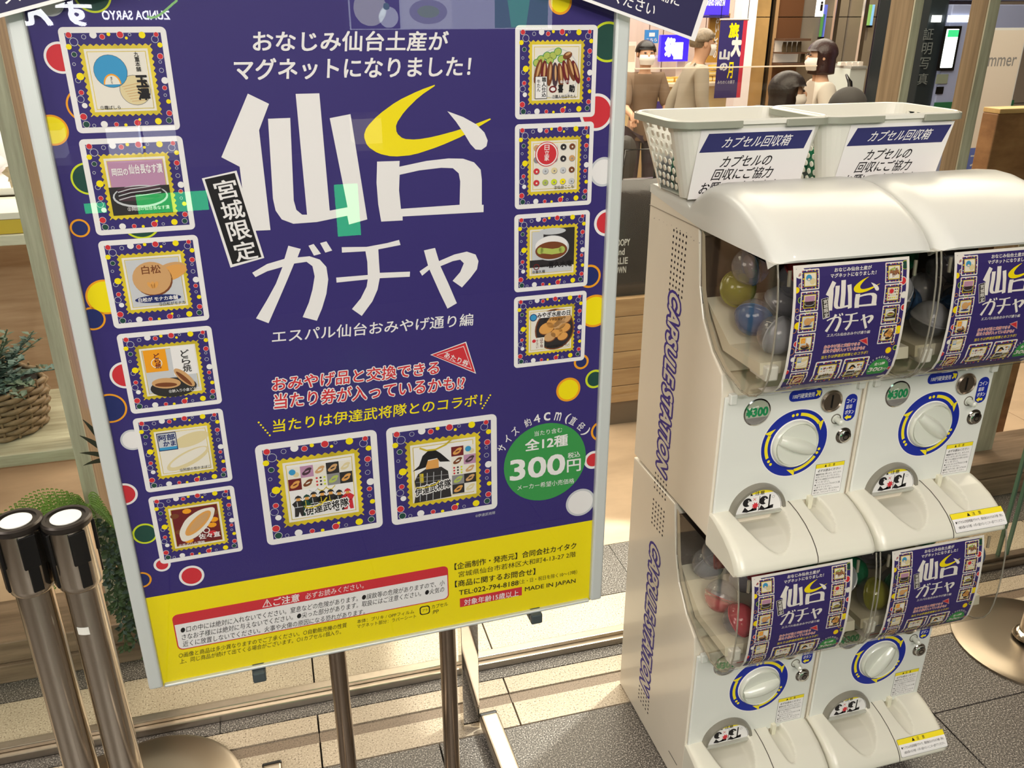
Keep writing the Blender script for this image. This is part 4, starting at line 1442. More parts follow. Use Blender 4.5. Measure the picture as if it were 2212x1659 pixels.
        if dome:
            A.build('paint_chip', t, fn=lambda u, v, h: (.0012 - h, u, v))['kind'] = 'stuff'
            MB().box(.0005, .0013, .13, .353, .5715, .5728).build('lid_seam', M('grey seam', (150, 140, 126), .6), t)
    return t


MACH = []
ups = [(.738, .670, 'upper capsule machine beside the big sign, white rounded lid, basket above it', math.radians(-22), 0, 1),
       (1.038, .670, 'upper capsule machine on the side away from the sign, caution sticker on its outlet hood', math.radians(-38), 1, 1),
       (.738, .087, 'lower capsule machine beside the big sign, knob grip almost level', math.radians(12), 0, 0),
       (1.038, .087, 'lower capsule machine on the side away from the sign, caution sticker on its hood', math.radians(55), 1, 0)]
for i, (x, z, lab, kr, st, dm) in enumerate(ups):
    MACH.append(tier(i, x, z, lab, kr, st, dm))

# ---------------------------------------------------------------- capsules inside the machines and baskets
CAPC = {'blue': (70, 110, 160), 'pink': (200, 90, 100), 'yellow': (150, 150, 60), 'green': (40, 150, 110), 'clear': (170, 172, 180), 'red': (170, 60, 60)}


def capsule_proto(col):
    t = link('capsule', None)
    r = .0325
    up = [(r * math.cos(a), r * math.sin(a)) for a in [math.radians(d) for d in (0, 15, 30, 45, 60, 75, 90)]]
    up[-1] = (1e-5, r)
    c_ = CAPC[col]
    tint = tuple(int(120 + .53 * v) for v in c_)
    MB().lathe([(r * 1.03, -.002), (r * 1.03, .001)] + up, 22).build('coloured_half', clear('capsule ' + col, tint, 1.5, .06, .5, c_), t, smooth=True)
    MB().lathe([(r, 0)] + [(a, -b) for a, b in up[1:]], 22).build('clear_half', clear('capsule clear shell', (222, 222, 228), 1.5, .05, .12, (200, 204, 212)), t, smooth=True)
    MB().lathe([(1e-5, -.006), (.02, -.004), (.02, .002), (1e-5, .004)], 14).build('magnet', M('round magnet', (150, 140, 150), .3, .3), t, smooth=True)
    return t


protos = {k: capsule_proto(k) for k in CAPC}
used = set()
WHERE = [('upper machine beside the sign', .738, .67), ('lower machine beside the sign', .738, .087), ('upper machine away from the sign', 1.038, .67), ('lower machine away from the sign', 1.038, .087)]
LAY = [(.043, .055, .478), (.04, -.012, .447), (.045, -.078, .438), (.042, .02, .528), (.112, .022, .455), (.112, -.062, .44), (.11, -.02, .51), (.175, .0, .45), (.18, -.07, .438), (.245, -.03, .447), (.25, -.085, .502), (.258, .045, .47)]
POSN = ['rear left', 'left, mid-depth', 'front left corner', 'top left of the pile', 'second column, rear', 'second column, front', 'second column, upper', 'middle, rear', 'middle, front', 'right, low', 'front right, upper', 'rear right']
SET = {0: ['yellow', 'blue', 'clear', 'blue', 'clear', 'clear', 'red', 'green', 'blue', 'blue', 'clear', 'yellow'],
       1: ['clear', 'pink', 'pink', 'red', 'clear', 'clear', 'pink', 'red', 'blue', 'green', 'clear', 'green'],
       2: ['green', 'blue', 'clear', 'green', 'clear', 'blue', 'clear', 'blue', 'clear', 'yellow', 'blue', 'clear'],
       3: ['yellow', 'green', 'yellow', 'blue', 'clear', 'green', 'clear', 'yellow', 'green', 'clear', 'blue', 'green']}


def put_capsule(col, loc, rot, label, group):
    t = protos[col] if col not in used else copy_tree(protos[col])
    used.add(col)
    t.location, t.rotation_euler = loc, rot
    return tag(t, label, 'capsule', group)


for k, (nm, x, z) in enumerate(WHERE):
    for i, (a, b, c) in enumerate(LAY):
        col = SET[k][i]
        put_capsule(col, (x + a, 1.247 + b, z + c + .002), (random.uniform(0, 3), random.uniform(0, 3), 0),
                    '%s toy capsule, %s, in the %s' % (col if col != 'clear' else 'colourless', POSN[i], nm), 'capsules in the %s' % nm)

# ---------------------------------------------------------------- collection baskets on top
bw = M('white basket plastic', (228, 226, 216), .35, coat=.2)
bg_ = M('grey handle plastic', (150, 152, 138), .35)


def rrect(x0, x1, y0, y1, r, n=6):
    out = []
    for cx, cy, a in ((x1 - r, y0 + r, -90), (x1 - r, y1 - r, 0), (x0 + r, y1 - r, 90), (x0 + r, y0 + r, 180)):
        for k in range(n + 1):
            t = math.radians(a + 90 * k / n)
            out.append((cx + r * math.cos(t), cy + r * math.sin(t)))
    return out


def basket(x, label, text_x):
    t = thing('basket', label, 'basket', (x, 1.425, 1.2865), 0, 'capsule return baskets')
    H = .142
    bot, rim = (.034, .264, .0, .140, .028), (-.012, .286, -.036, .152, .034)

    def ringpts(f):
        return rrect(*[a + (b - a) * f for a, b in zip(bot, rim)])
    R0, R1 = ringpts(0), ringpts(1)
    n = len(R0)
    mb = MB()
    mb.v = [(p[0], p[1], 0) for p in R0] + [(p[0], p[1], H) for p in R1]
    # points 6->7 is the right side, 20->21 the left side: those two get the holes
    for i in range(n):
        if i in (6, 20):
            continue
        mb.f.append((i, (i + 1) % n, n + (i + 1) % n, n + i))
    for i in (6, 20):
        a0, a1, b0, b1 = [Vector(mb.v[q]) for q in (i, i + 1, n + i, n + i + 1)]
        outer = [(0, 0), (1, 0), (1, 1), (0, 1)]
        holes = []
        for r in range(8):
            for c in range(5):
                cx, cy = .1 + .2 * c + (.06 if r % 2 else -.03), .115 + .108 * r
                if .04 < cx < .97:
                    holes.append([(cx + .052 * math.cos(-2 * PI * q / 10), cy + .038 * math.sin(-2 * PI * q / 10)) for q in range(10)])
        loops = [[Vector((u, v, 0)) for u, v in outer]] + [[Vector((u, v, 0)) for u, v in h] for h in holes]
        tri = tessellate_polygon(loops)
        pts = [a0.lerp(a1, q.x).lerp(b0.lerp(b1, q.x), q.y) for l in loops for q in l]
        mb.add(pts, [tuple(q) for q in tri])
    mb.m = [0] * len(mb.f)
    o = mb.build('basket_wall', bw, t)
    so = o.modifiers.new('thick', 'SOLIDIFY')
    so.thickness, so.offset = .0022, 0
    MB().add([(p[0], p[1], .0015) for p in R0], [tuple(range(n))]).build('basket_floor', bw, t)
    # rim lip and folded handles
    lip = MB()
    prof = [(.0, H), (.004, H + .001), (.007, H - .002), (.007, H - .008), (.0055, H - .008)]
    cx_, cy_ = (rim[0] + rim[1]) / 2, (rim[2] + rim[3]) / 2
    for d, zz in prof:
        lip.v += [(q[0], q[1], zz) for q in rrect(rim[0] - d, rim[1] + d, rim[2] - d, rim[3] + d, rim[4] + d)]
    lip.f = [(j * n + i, j * n + (i + 1) % n, (j + 1) * n + (i + 1) % n, (j + 1) * n + i) for j in range(len(prof) - 1) for i in range(n)]
    lip.m = [0] * len(lip.f)
    lip.build('rim', bw, t, auto=40)
    fine = rrect(rim[0] - .0085, rim[1] + .0085, rim[2] - .0085, rim[3] + .0085, rim[4] + .008)
    # handle path: from the middle of the front round one side to the middle of the back
    fy = rim[2] - .0085
    by = rim[3] + .0085
    mid = (rim[0] + rim[1]) / 2
    for s_, pts in ((0, [(mid - .03, fy)] + [fine[k] for k in range(27, 13, -1)] + [(mid - .03, by)]),
                    (1, [(mid + .055, fy)] + [fine[k] for k in range(0, 14)] + [(mid + .03, by)])):
        h = MB()
        m2 = len(pts)
        for k, (a, b) in enumerate(pts):
            c0 = Vector((mid, (fy + by) / 2, 0))
            d = (Vector((a, b, 0)) - c0).normalized() * .003
            for dz, dd in ((-.013, 0), (-.013, 1), (-.001, 1), (-.001, 0)):
                h.v.append((a + d.x * dd, b + d.y * dd, H + dz))
        h.f = [(4 * k + j, 4 * k + (j + 1) % 4, 4 * k + 4 + (j + 1) % 4, 4 * k + 4 + j) for k in range(m2 - 1) for j in range(4)] + [(0, 1, 2, 3), (4 * m2 - 4, 4 * m2 - 3, 4 * m2 - 2, 4 * m2 - 1)]
        h.m = [0] * len(h.f)
        h.build('handle', bg_, t, bevel=.0025, seg=3, auto=45)
    # paper sign on the front
    A = Art()
    u0 = text_x
    NB = ink('basket navy', (48, 50, 104))
    A.rect(u0, .0, u0 + .225, .126, WH, 0)
    A.poly([(u0 + .004, .086), (u0 + .016, .119), (u0 + .221, .119), (u0 + .213, .086)], NB, 1)
    A.text('カプセル回収箱', (u0 + .045, .0925), (u0 + .178, .0925), (u0 + .052, .1125), WH, 2, .01)
    A.text('カプセルの', (u0 + .05, .058), (u0 + .15, .058), (u0 + .056, .078), BK, 2, .014)
    A.text('回収にご協力', (u0 + .038, .034), (u0 + .158, .034), (u0 + .044, .055), BK, 2, .014)
    A.text('お願いいたします', (u0 + .018, .009), (u0 + .172, .009), (u0 + .024, .03), BK, 2, .014)
    o = A.build('paper_sign', t, fn=lambda u, v, h: (u, .0 - .036 * v / H - .0022 - h, v))
    return t


basket(.697, 'white perforated basket with paper sign, above the machine beside the sign', .034)
basket(.984, 'white perforated basket with wrinkled navy paper header, above the machine away from the sign', .046)
for k, (bx, nm) in enumerate(((.697, 'beside the sign'), (.984, 'away from the sign'))):
    for i in range(8):
        put_capsule(('green', 'green', 'blue', 'clear')[i % 4], (bx + .06 + .055 * (i % 4), 1.425 + (.048 if i < 4 else .104), 1.2865 + .036), (random.uniform(0, 3), random.uniform(0, 3), 0),
                    '%s empty capsule, %s row, %s, in the basket %s' % (('green', 'green', 'blue', 'colourless')[i % 4], 'front' if i < 4 else 'back', ('first', 'second', 'third', 'fourth')[i % 4], nm), 'empty capsules in the basket %s' % nm)
for k, p in protos.items():
    if k not in used:
        for c in list(p.children):
            bpy.data.objects.remove(c)
        bpy.data.objects.remove(p)
# ---------------------------------------------------------------- belt stanchions
def stanchion(x, y, label, H=.86, scale=1.0, rb=.185, band=False, up=0.0, off=0.0):
    t = thing('belt_stanchion', label, 'stanchion', (x, y, 0), 0, 'belt stanchions')
    MB().lathe([(1e-5, .016 + up), (.04, .0155 + up), (rb * .6, .015 + up), (rb - .012, .013 + up), (rb, .007 + up), (rb, .0 + up if up else 0)], 56, c=(0, off, 0)).build('base_plate', M('dull brushed steel', (150, 138, 122), .32, 1), t, auto=30)
    MB().lathe([(.044, .024 + up), (.044, .03 + up), (.036, .04 + up), (.030, .042 + up)], 32).build('base_collar', steel, t, auto=40)
    MB().lathe([(.0295, .03), (.0295, H - .12)], 32).build('pole', steel, t, smooth=True)
    hd = MB().lathe([(.0300, H - .135), (.0345, H - .13), (.0365, H - .12), (.0365, H - .008), (.03, H - .006)], 36).build('head', steel, t, auto=35)
    MB().lathe([(.0375, H - .012), (.040, H - .008), (.040, H - .001), (.037, H + .002), (.031, H + .002), (.0305, H - .002), (.0001, H - .002)], 36).build('cap', M('dark metal cap', (62, 56, 52), .3, .6), t, auto=35)
    MB().lathe([(.0245, H - .001), (.0245, H + .0005), (.0001, H + .0008)], 28).build('cap_disc', M('white disc', (238, 238, 232), .4), t)
    for k in range(4):
        a = math.radians(30 + 90 * k)
        c, s = math.cos(a), math.sin(a)
        b = MB()
        for (r, hw, z0, z1) in ((.0395, .0135, H - .075, H - .014), (.0385, .0085, H - .122, H - .07)):
            for rr in (.034, r):
                b.v += [(rr * c - q * s, rr * s + q * c, zz) for q, zz in ((-hw, z0), (hw, z0), (hw, z1), (-hw, z1))]
            n0 = len(b.v) - 8
            b.f += [tuple(i + n0 for i in f) for f in ((0, 1, 2, 3), (7, 6, 5, 4), (0, 4, 5, 1), (1, 5, 6, 2), (2, 6, 7, 3), (3, 7, 4, 0))]
        b.m = [0] * len(b.f)
        b.build('belt_slot', black, hd, bevel=.0015)
    if band:
        MB().lathe([(.0299, .60), (.0299, .616)], 12, a0=math.radians(-125), a1=math.radians(-85)).build('white_sticker', M('white tape', (232, 230, 222), .5), t)
    return t


stanchion(-.461, 1.392, 'steel belt stanchion farther from the sign, of the pair with white-topped heads', .828, rb=.19, off=.13)
stanchion(-.3865, 1.392, 'steel belt stanchion next to the sign with a small white sticker on its pole', .822, band=True, up=.011, rb=.19, off=.13)
stanchion(1.885, 1.44, 'steel belt stanchion standing behind the machines on a wide round base', .86, rb=.195)

# ---------------------------------------------------------------- timber shelving and plants inside the shop front
pale = wood('weathered pale timber', (194, 188, 170), (152, 144, 126), (40, 40, 3))
brn = wood('brown laminate timber', (150, 127, 102), (114, 93, 72), (55, 55, 1.6))
brn2 = wood('grey brown timber', (150, 126, 104), (104, 84, 66), (2.5, 30, 30))


def plank_post(name, label, x0, x1, yf, yb, h, grp, side=1):
    """Upright plank: pale painted front edge, brown faces."""
    t = thing(name, label, 'post', ((x0 + x1) / 2, yf, 0), 0, grp)
    w_ = (x1 - x0) / 2
    MB().box(-w_, w_, .006, yb - yf, 0, h).build('plank', brn, t, bevel=.002)
    MB().box(-w_, w_, 0, .006, 0, h).build('painted_edge', pale, t, bevel=.001)
    return t


G_ = 'timber uprights inside the shop front'
plank_post('timber_post', 'timber upright with weathered pale edge beside the wicker basket', -.532, -.497, 2.1, 2.222, 2.6, G_)
plank_post('timber_post', 'timber upright with pale edge behind the basket, next to the photo booth', 1.856, 1.886, 2.3, 2.408, 2.6, G_)
plank_post('timber_post', 'timber upright with pale edge between the photo booth and the wooden block', 2.118, 2.156, 2.3, 2.375, 2.6, G_)

t = thing('timber_plinth', 'low brown timber plinth on the floor beyond the sign and the stanchions', 'plinth', (-1.1, 2.03, 0))
MB().box(-.9, .66, 0, .2, .0, .055).build('lower_board', brn2, t, bevel=.003)
MB().box(-.9, .66, .008, .2, .057, .12).build('upper_board', brn2, t, bevel=.003)
t = thing('timber_plinth', 'low grey-brown timber plinth behind the machines by the shop glass', 'plinth', (2.1, 2.11, 0))
MB().box(-.75, 1.6, 0, .2, .0, .075).build('lower_board', brn2, t, bevel=.003)
MB().box(-.75, 1.6, .006, .2, .077, .14).build('upper_board', brn2, t, bevel=.003)
plank_post('timber_post', 'dark brown timber upright standing on the plinth behind the machines', 2.335, 2.43, 2.2, 2.3, 1.0, G_)

t = thing('display_shelf', 'pale weathered shelf board carrying the wicker basket', 'shelf', (-1.1, 2.15, .58))
MB().box(-.6, .585, 0, .42, -.02, .012).build('board', wood('weathered board', (182, 176, 152), (132, 124, 100), (3, 40, 40)), t, bevel=.002)

# wicker basket with its plant
t = thing('wicker_basket', 'round grey-brown wicker basket on the pale shelf', 'basket', (-.745, 2.33, .594))
wk = M('wicker', (128, 106, 78), .6, noise=(60, .3))
for k in range(9):
    z = .008 + .0145 * k
    r = .105 + .016 * math.sin(k / 9 * 2.2)
    pts = [((r + .005 * math.cos(10 * a + PI * (k % 2))) * math.cos(a), (r + .005 * math.cos(10 * a + PI * (k % 2))) * math.sin(a), z + .001 * math.sin(7 * a)) for a in [2 * PI * i / 80 for i in range(81)]]
    MB().tube(pts, .0075, 6).build('woven_strand', wk, t, smooth=True)
for k in range(20):
    a = 2 * PI * k / 20
    MB().tube([(.106 * math.cos(a), .106 * math.sin(a), 0), (.122 * math.cos(a), .122 * math.sin(a), .07), (.12 * math.cos(a), .12 * math.sin(a), .138)], .0035, 5).build('stake', wk, t)
MB().lathe([(1e-5, .002), (.1, .002), (.108, .12), (1e-5, .12)], 20).build('liner', M('soil', (44, 36, 30), .9), t)


def leaf_quad(mb, p, d, up, L, W_, mi=0):
    """Small folded leaf from p along d."""
    d, up = Vector(d).normalized(), Vector(up)
    s = d.cross(up).normalized()
    n = s.cross(d)
    p = Vector(p)
    v = [p, p + d * L * .45 + s * W_ + n * W_ * .3, p + d * L, p + d * L * .45 - s * W_ + n * W_ * .3, p + d * L * .5]
    mb.add(v, [(0, 1, 4), (1, 2, 4), (2, 3, 4), (3, 0, 4)], mi)


lf1, lf2, lf3 = M('rosemary green', (76, 92, 72), .5), M('dusty green', (70, 92, 84), .55), M('fern green', (112, 142, 56), .5, noise=(30, .3))
lf4, lf5 = M('dark strap leaf', (48, 52, 42), .4), M('ivy green', (58, 84, 44), .5)
t = thing('potted_plant', 'bushy dusty-green plant filling the wicker basket', 'plant', (-.745, 2.33, .71))
for k in range(60):
    a, e = random.uniform(0, 2 * PI), random.uniform(.1, 1.2)
    d = Vector((math.cos(a) * math.cos(e), math.sin(a) * math.cos(e), math.sin(e)))
    mb = MB()
    L = random.uniform(.08, .2)
    mb.tube([(0, 0, 0), tuple(d * L * .5), tuple(d * L + Vector((0, 0, -.02)))], .0018, 4)
    for j in range(16):
        f = .3 + .7 * j / 16
        q = d * L * f + Vector((0, 0, -.02 * f * f))
        leaf_quad(mb, q, (math.cos(a + j * 2.4), math.sin(a + j * 2.4), .35), (0, 0, 1), .026, .008)
    mb.build('sprig', lf2 if k % 3 else lf1, t)
t = thing('rosemary_plant', 'upright rosemary with needle leaves behind the wicker basket', 'plant', (-.865, 2.49, .597))
for k in range(14):
    a = random.uniform(0, 2 * PI)
    d = Vector((math.cos(a) * .3, math.sin(a) * .3, 1)).normalized()
    L = random.uniform(.2, .36)
    mb = MB().tube([(.02 * math.cos(a), .02 * math.sin(a), 0), tuple(d * L)], .0022, 5)
    for j in range(46):
        f = .25 + .75 * j / 46
        leaf_quad(mb, d * L * f, (math.cos(j * 2.4), math.sin(j * 2.4), .8), (0, 0, 1), .026, .0022)
    mb.build('stem', lf1, t)
MB().lathe([(1e-5, -.005), (.06, -.005), (.075, .06), (1e-5, .06)], 18).build('pot', M('clay pot', (120, 92, 72), .7), t)

t = thing('fern', 'bright green fern hanging beside the silver sign frame', 'fern', (-.49, 1.97, .525))
fern_ang = [(2.9, .2, .17), (3.3, .1, .2), (3.7, -.1, .17), (2.5, .0, .14), (4.1, -.5, .16), (3.0, -.7, .18), (3.5, -.8, .2), (2.2, -.6, .14), (4.4, -.2, .12), (5.2, .1, .1)]
for a, e, L in fern_ang:
    L *= 1.2
    d = Vector((math.cos(a) * math.cos(e), math.sin(a) * math.cos(e) * .35, math.sin(e)))
    mb = MB()
    pts = [d * L * f + Vector((0, 0, -.07 * f * f)) for f in [j / 10 for j in range(11)]]
    mb.tube(pts, .0012, 4)
    s = d.cross(Vector((0, 1, 0))).normalized()
    for j in range(2, 20):
        f = j / 20
        p = d * L * f + Vector((0, 0, -.07 * f * f))
        ln = .055 * math.sin(PI * (f * .9 + .08))
        for sg in (-1, 1):
            dd = (d * .35 + s * sg).normalized()
            for q in range(6):
                leaf_quad(mb, p + dd * ln * q / 6, d * .6 + s * sg * .25, (0, -1, 0), .009 * (1 - q / 9), .0032)
                leaf_quad(mb, p + dd * ln * q / 6, -d * .5 + s * sg * .4, (0, -1, 0), .008 * (1 - q / 9), .003)
    mb.build('frond', lf3, t)
t = thing('strap_leaf_plant', 'dark strap-leaved plant above the green fern', 'plant', (-.415, 1.99, .62))
for a, L in ((2.4, .10), (2.1, .13), (1.9, .16), (2.7, .08)):
    mb = MB()
    dx, dz = math.cos(a), math.sin(a)
    for j in range(9):
        f = j / 8
        w_ = .007 * math.sin(PI * min(.97, f * .85 + .1))
        x, z = dx * L * f, dz * L * f - .03 * f * f
        mb.v += [(x - dz * w_, -.01 * f, z + dx * w_), (x + dz * w_, -.012 * f, z - dx * w_)]
    mb.f = [(2 * j, 2 * j + 1, 2 * j + 3, 2 * j + 2) for j in range(8)]
    mb.m = [0] * 8
    mb.build('leaf', lf4, t)
t = thing('trailing_ivy', 'small-leaved trailing plant hanging down to the floor beside the sign', 'plant', (-.44, 1.985, .46))
for k in range(16):
    x0 = random.uniform(-.05, .05)
    mb = MB()
    L = random.uniform(.25, .45)
    pts = [(x0 + .02 * math.sin(j * .9 + k), random.uniform(-.01, .015), -L * j / 12) for j in range(13)]
    mb.tube(pts, .0012, 4)
    for p in pts:
        for q in range(5):
            a = random.uniform(0, 2 * PI)
            leaf_quad(mb, (p[0] + .004 * math.cos(a), p[1], p[2] + random.uniform(-.015, .015)), (math.cos(a), -.4, math.sin(a) * .6 - .3), (0, -1, .2), .017, .0055)
    mb.build('strand', lf5 if k % 3 else lf2, t)

# tables and goods seen past the sign's far edge
t = thing('display_table', 'pale table with a white tray top, beyond the timber upright', 'table', (-.95, 2.95, 0))
tw = M('whitewashed board', (206, 200, 182), .6, noise=(20, .1, (1, 8, 8)))
MB().box(-.6, .36, -.3, .3, 1.0, 1.03).build('table_top', tw, t, bevel=.003)
for sx in (-.55, .3):
    for sy in (-.27, .25):
        MB().box(sx, sx + .04, sy, sy + .04, 0, 1.0).build('leg', tw, t)
t = thing('gift_box', 'flat white box with yellow side on the display table', 'box', (-.78, 2.76, 1.031))
MB().box(-.14, .12, -.1, .1, 0, .04).build('tray', M('straw yellow', (206, 176, 60), .5), t, bevel=.002)
MB().box(-.145, .125, -.105, .105, .041, .06).build('lid', M('white card', (226, 218, 208), .5), t, bevel=.002)
t = thing('cloth_bundle', 'white cloth-wrapped bundle on the glass counter', 'bundle', (-1.05, 3.6, 1.06))
mb = MB()
sphere_mb(mb, (0, 0, .05), .12, 20, 10, (1.2, 1, .5))
sphere_mb(mb, (.12, 0, .1), .06, 14, 8, (.8, .8, 1.1))
mb.build('wrap', M('white cloth', (228, 228, 232), .6, bump=(18, .5)), t, smooth=True)
t = thing('glass_counter', 'glass-topped display counter with bright edges beyond the upright', 'counter', (-1.25, 3.6, 0))
MB().box(-.7, .52, -.3, .3, 0, .98).build('counter_body', wood('counter timber', (206, 176, 148), (176, 144, 116), (2, 2, 20)), t)
MB().box(-.72, .54, -.32, .32, 1.03, 1.055).build('counter_top', M('white counter', (226, 224, 222), .3), t, bevel=.003)
MB().box(-.72, .54, -.325, -.31, .985, 1.03).build('glass_front', clear('counter glass', (240, 246, 244), 1.45), t)
t = thing('artificial_rose', 'cream artificial rose beside the display table', 'flower', (-.655, 2.72, 1.19))
mb = MB()
for k in range(22):
    a, r = k * 2.4, .008 + .0022 * k
    p = Vector((r * math.cos(a), -.01, r * math.sin(a)))
    leaf_quad(mb, p * .5, (math.cos(a), -.5, math.sin(a)), (0, -1, 0), .03, .016)
mb.build('bloom', M('cream petals', (222, 200, 168), .6), t)
MB().tube([(0, .0, -.02), (.01, .0, -.19)], .002, 5).build('stem', lf5, t)
t = thing('light_strip', 'thin lilac light strip along the timber upright', 'lamp', (-.492, 2.222, .95))
MB().box(-.008, .008, -.01, 0, -.28, .25).build('tube', M('lilac light', (196, 180, 255), .4, emit=1.3), t)
# hanging shop cards seen past the frame
t = thing('shop_banner', 'white hanging banner with brush lettering on the timber wall', 'banner', at(8, 120, 3.9))
A = Art()
A.rect(-.17, -.32, .16, .3, M('lit white card', (236, 240, 245), .5, emit=.5), 0)
vert(A, lambda x, y: (-.17 + .33 * x, .3 - .62 * y), '宮城のうまい', .55, .03, .2, CH, 2, .02, gap=.8)
A.rect(-.17, -.36, .16, -.32, RD, 0)
A.rect(.02, -.3, .12, -.2, DB, 2)
A.build('print', t)
MB().box(-.18, .17, .003, .012, -.37, .32).build('backing', M('white card back', (220, 220, 220), .6), t)
t = thing('timber_wall_panel', 'brown timber cladding panel beyond the glass counter', 'panel', (-1.6, 4.1, 0))
for k in range(5):
    MB().box(-.8 + .32 * k, -.485 + .32 * k, 0, .02, 0, 2.4).build('board', brn, t, bevel=.002)
t = thing('trolley', 'small dark trolley on casters standing on the beige floor', 'trolley', (-1.62, 5.2, 0))
MB().box(-.2, .08, -.15, .15, .09, .5).build('body', M('dark trolley', (60, 44, 36), .5), t, bevel=.004)
MB().box(-.21, .1, -.16, .16, .5, .52).build('rail', steel, t)
for sx in (-.17, .07):
    MB().tube([(sx, -.15, .04), (sx + .03, -.15, .04)], .04, 16).build('caster', black, t)
    MB().box(sx - .005, sx + .035, -.17, -.13, .07, .1).build('fork', steel, t)
# ---------------------------------------------------------------- the shop hall beyond the glass
def pbox(name, label, cat, px0, py0, px1, py1, Y, depth, mats, group=None, parts=None, base=False):
    """Upright box whose front face is seen between two photo points at depth Y."""
    a, b = at(px0, py1, Y), at(px1, py0, Y)
    z0 = 0 if base else a.z
    t = thing(name, label, cat, ((a.x + b.x) / 2, Y, z0), 0, group)
    w_, h_ = (b.x - a.x) / 2, b.z - z0
    MB().box(-w_, w_, 0, depth, 0, h_).build(parts or 'body', mats, t, bevel=.004)
    t['_w'], t['_h'] = w_, h_
    return t


gold = M('gold plaster', (196, 158, 100), .6, noise=(2.5, .25))
pinkw = M('pale pink panelling', (206, 184, 172), .6, noise=(4, .06, (6, 1, .3)))
greyp = M('grey stone cladding', (134, 124, 112), .5, noise=(2, .1))
brownp = M('brown glazed panel', (110, 74, 50), .3)
vio = M('lit violet sign face', (70, 50, 196), .4, emit=.9)
wht = M('lit white lettering', (250, 248, 255), .4, emit=1.8)
navyc = M('navy banner cloth', (44, 34, 104), .7)
redc = M('crimson banner strip', (196, 44, 70), .7)

# wall of the far shops: cladding panels as parts
wb = thing('shop_facade', 'row of shop-front panels closing the hall, from pink through gold and grey', 'facade', (0, 8.5, 0))
wb['kind'] = 'structure'
wb.name = 'wall_far_shops'


def wallp(px0, px1, mat, dy=0, z0=0, z1=3.0, name='panel'):
    a, b = at(px0, 120, 8.5), at(px1, 120, 8.5)
    return MB().box(a.x + .006, b.x - .006, dy, .1, z0 + .004, z1 - .004).build(name, mat, wb)


wallp(1180, 1400, pinkw)
wallp(1400, 1430, pinkw)
wallp(1430, 1520, pinkw)
wallp(1520, 1577, pinkw)
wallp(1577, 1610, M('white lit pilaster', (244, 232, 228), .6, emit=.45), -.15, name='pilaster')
for k, (z0, z1) in enumerate(((0, .62), (.62, 1.55), (1.55, 3.0))):
    wallp(1610, 1655, gold, 0, z0, z1)
    wallp(1668, 1722, brownp, -.02, z0, z1)
    wallp(1722, 1765, greyp, 0, z0, z1)
    wallp(1765, 1822, greyp, .02, z0, z1)
    wallp(1822, 1880, greyp, 0, z0, z1)
    wallp(1880, 2130, M('dim indigo panel', (58, 54, 74), .4), .03, z0, z1)
    wallp(2130, 2350, M('pale stone panel', (172, 164, 158), .5), .03, z0, z1)
wallp(1655, 1658, black, -.05, name='mullion')
wallp(1659, 1668, M('tan door frame', (184, 146, 104), .5), -.04, name='mullion')

# lit signs and banners
t = thing('lit_sign', 'large violet lit shop sign with white brush glyph above the display', 'sign', at(1552, 12, 7.6))
MB().box(-.62, .115, 0, .12, -.08, .35).build('housing', vio, t, bevel=.006)
A = Art()
A.text('旅', (-.36, -.04), (-.2, -.04), (-.36, .16), wht, 1, .05)
A.text('KASHO SANZEN', (-.13, .0), (.06, .0), (-.13, .045), wht, 1, .03)
A.build('lettering', t, fn=lambda u, v, h: (u, -.002 - h, v))
MB().box(-.62, .115, -.01, .12, -.1, -.082).build('lower_rim', navyc, t)
t = thing('lit_sign', 'square violet lit screen with a white glyph beside the walking man', 'sign', at(1456, 103, 7.8))
MB().box(-.135, .15, 0, .05, -.12, .11).build('housing', M('lit violet screen', (56, 36, 210), .3, emit=1.5), t, bevel=.004)
A = Art()
A.text('祭', (-.09, -.07), (.01, -.07), (-.09, .08), wht, 1, .06)
A.rect(0, -.1, .09, .045, wht, 1)
A.build('lettering', t, fn=lambda u, v, h: (u, -.002 - h, v))
t = thing('wall_notice', 'small bright blue notice above the person in the white mask', 'sign', at(1408, 79, 8.3))
MB().box(-.07, .07, 0, .02, -.06, .06).build('panel', M('notice blue', (60, 130, 190), .5, emit=.25), t)
A = Art()
A.rect(-.03, .0, .03, .035, WH, 1)
A.text('こちら', (-.055, -.045), (.055, -.045), (-.055, -.015), WH, 1, .02)
A.build('lettering', t, fn=lambda u, v, h: (u, -.002 - h, v))
t = thing('hanging_board', 'tall gold board with white brush writing behind the navy banner', 'sign', at(1552, 80, 7.7))
MB().box(-.1, .1, 0, .03, -.22, .2).build('board', M('gold board', (176, 132, 58), .5), t)
A = Art()
vert(A, lambda x, y: (-.1 + .2 * x, .2 - .42 * y), 'おいしさの', .3, .04, .16, WH, 1, .04, gap=1.1)
A.build('lettering', t, fn=lambda u, v, h: (u, -.002 - h, v))
a, b = at(1553, 212, 7.3), at(1605, 42, 7.3)
t = thing('hanging_banner', 'long navy banner with yellow and white brush writing and a crimson edge', 'banner', ((a.x + b.x) / 2, 7.3, a.z))
bw_, bh_ = .13, b.z - a.z
A = Art()
A.rect(-bw_, 0, bw_ - .04, bh_, navyc, 0)
A.rect(bw_ - .04, 0, bw_, bh_, redc, 0)
A.text('旅', (-.04, bh_ * .78), (.05, bh_ * .78), (-.04, bh_ * .95), YL, 2, .05)
A.text('大', (.0, bh_ * .55), (.085, bh_ * .55), (.0, bh_ * .8), WH, 1, .08)
A.text('山', (-.11, bh_ * .5), (-.02, bh_ * .5), (-.11, bh_ * .62), LG, 2, .06)
A.text('の', (-.1, bh_ * .36), (-.03, bh_ * .36), (-.1, bh_ * .45), LG, 2, .05)
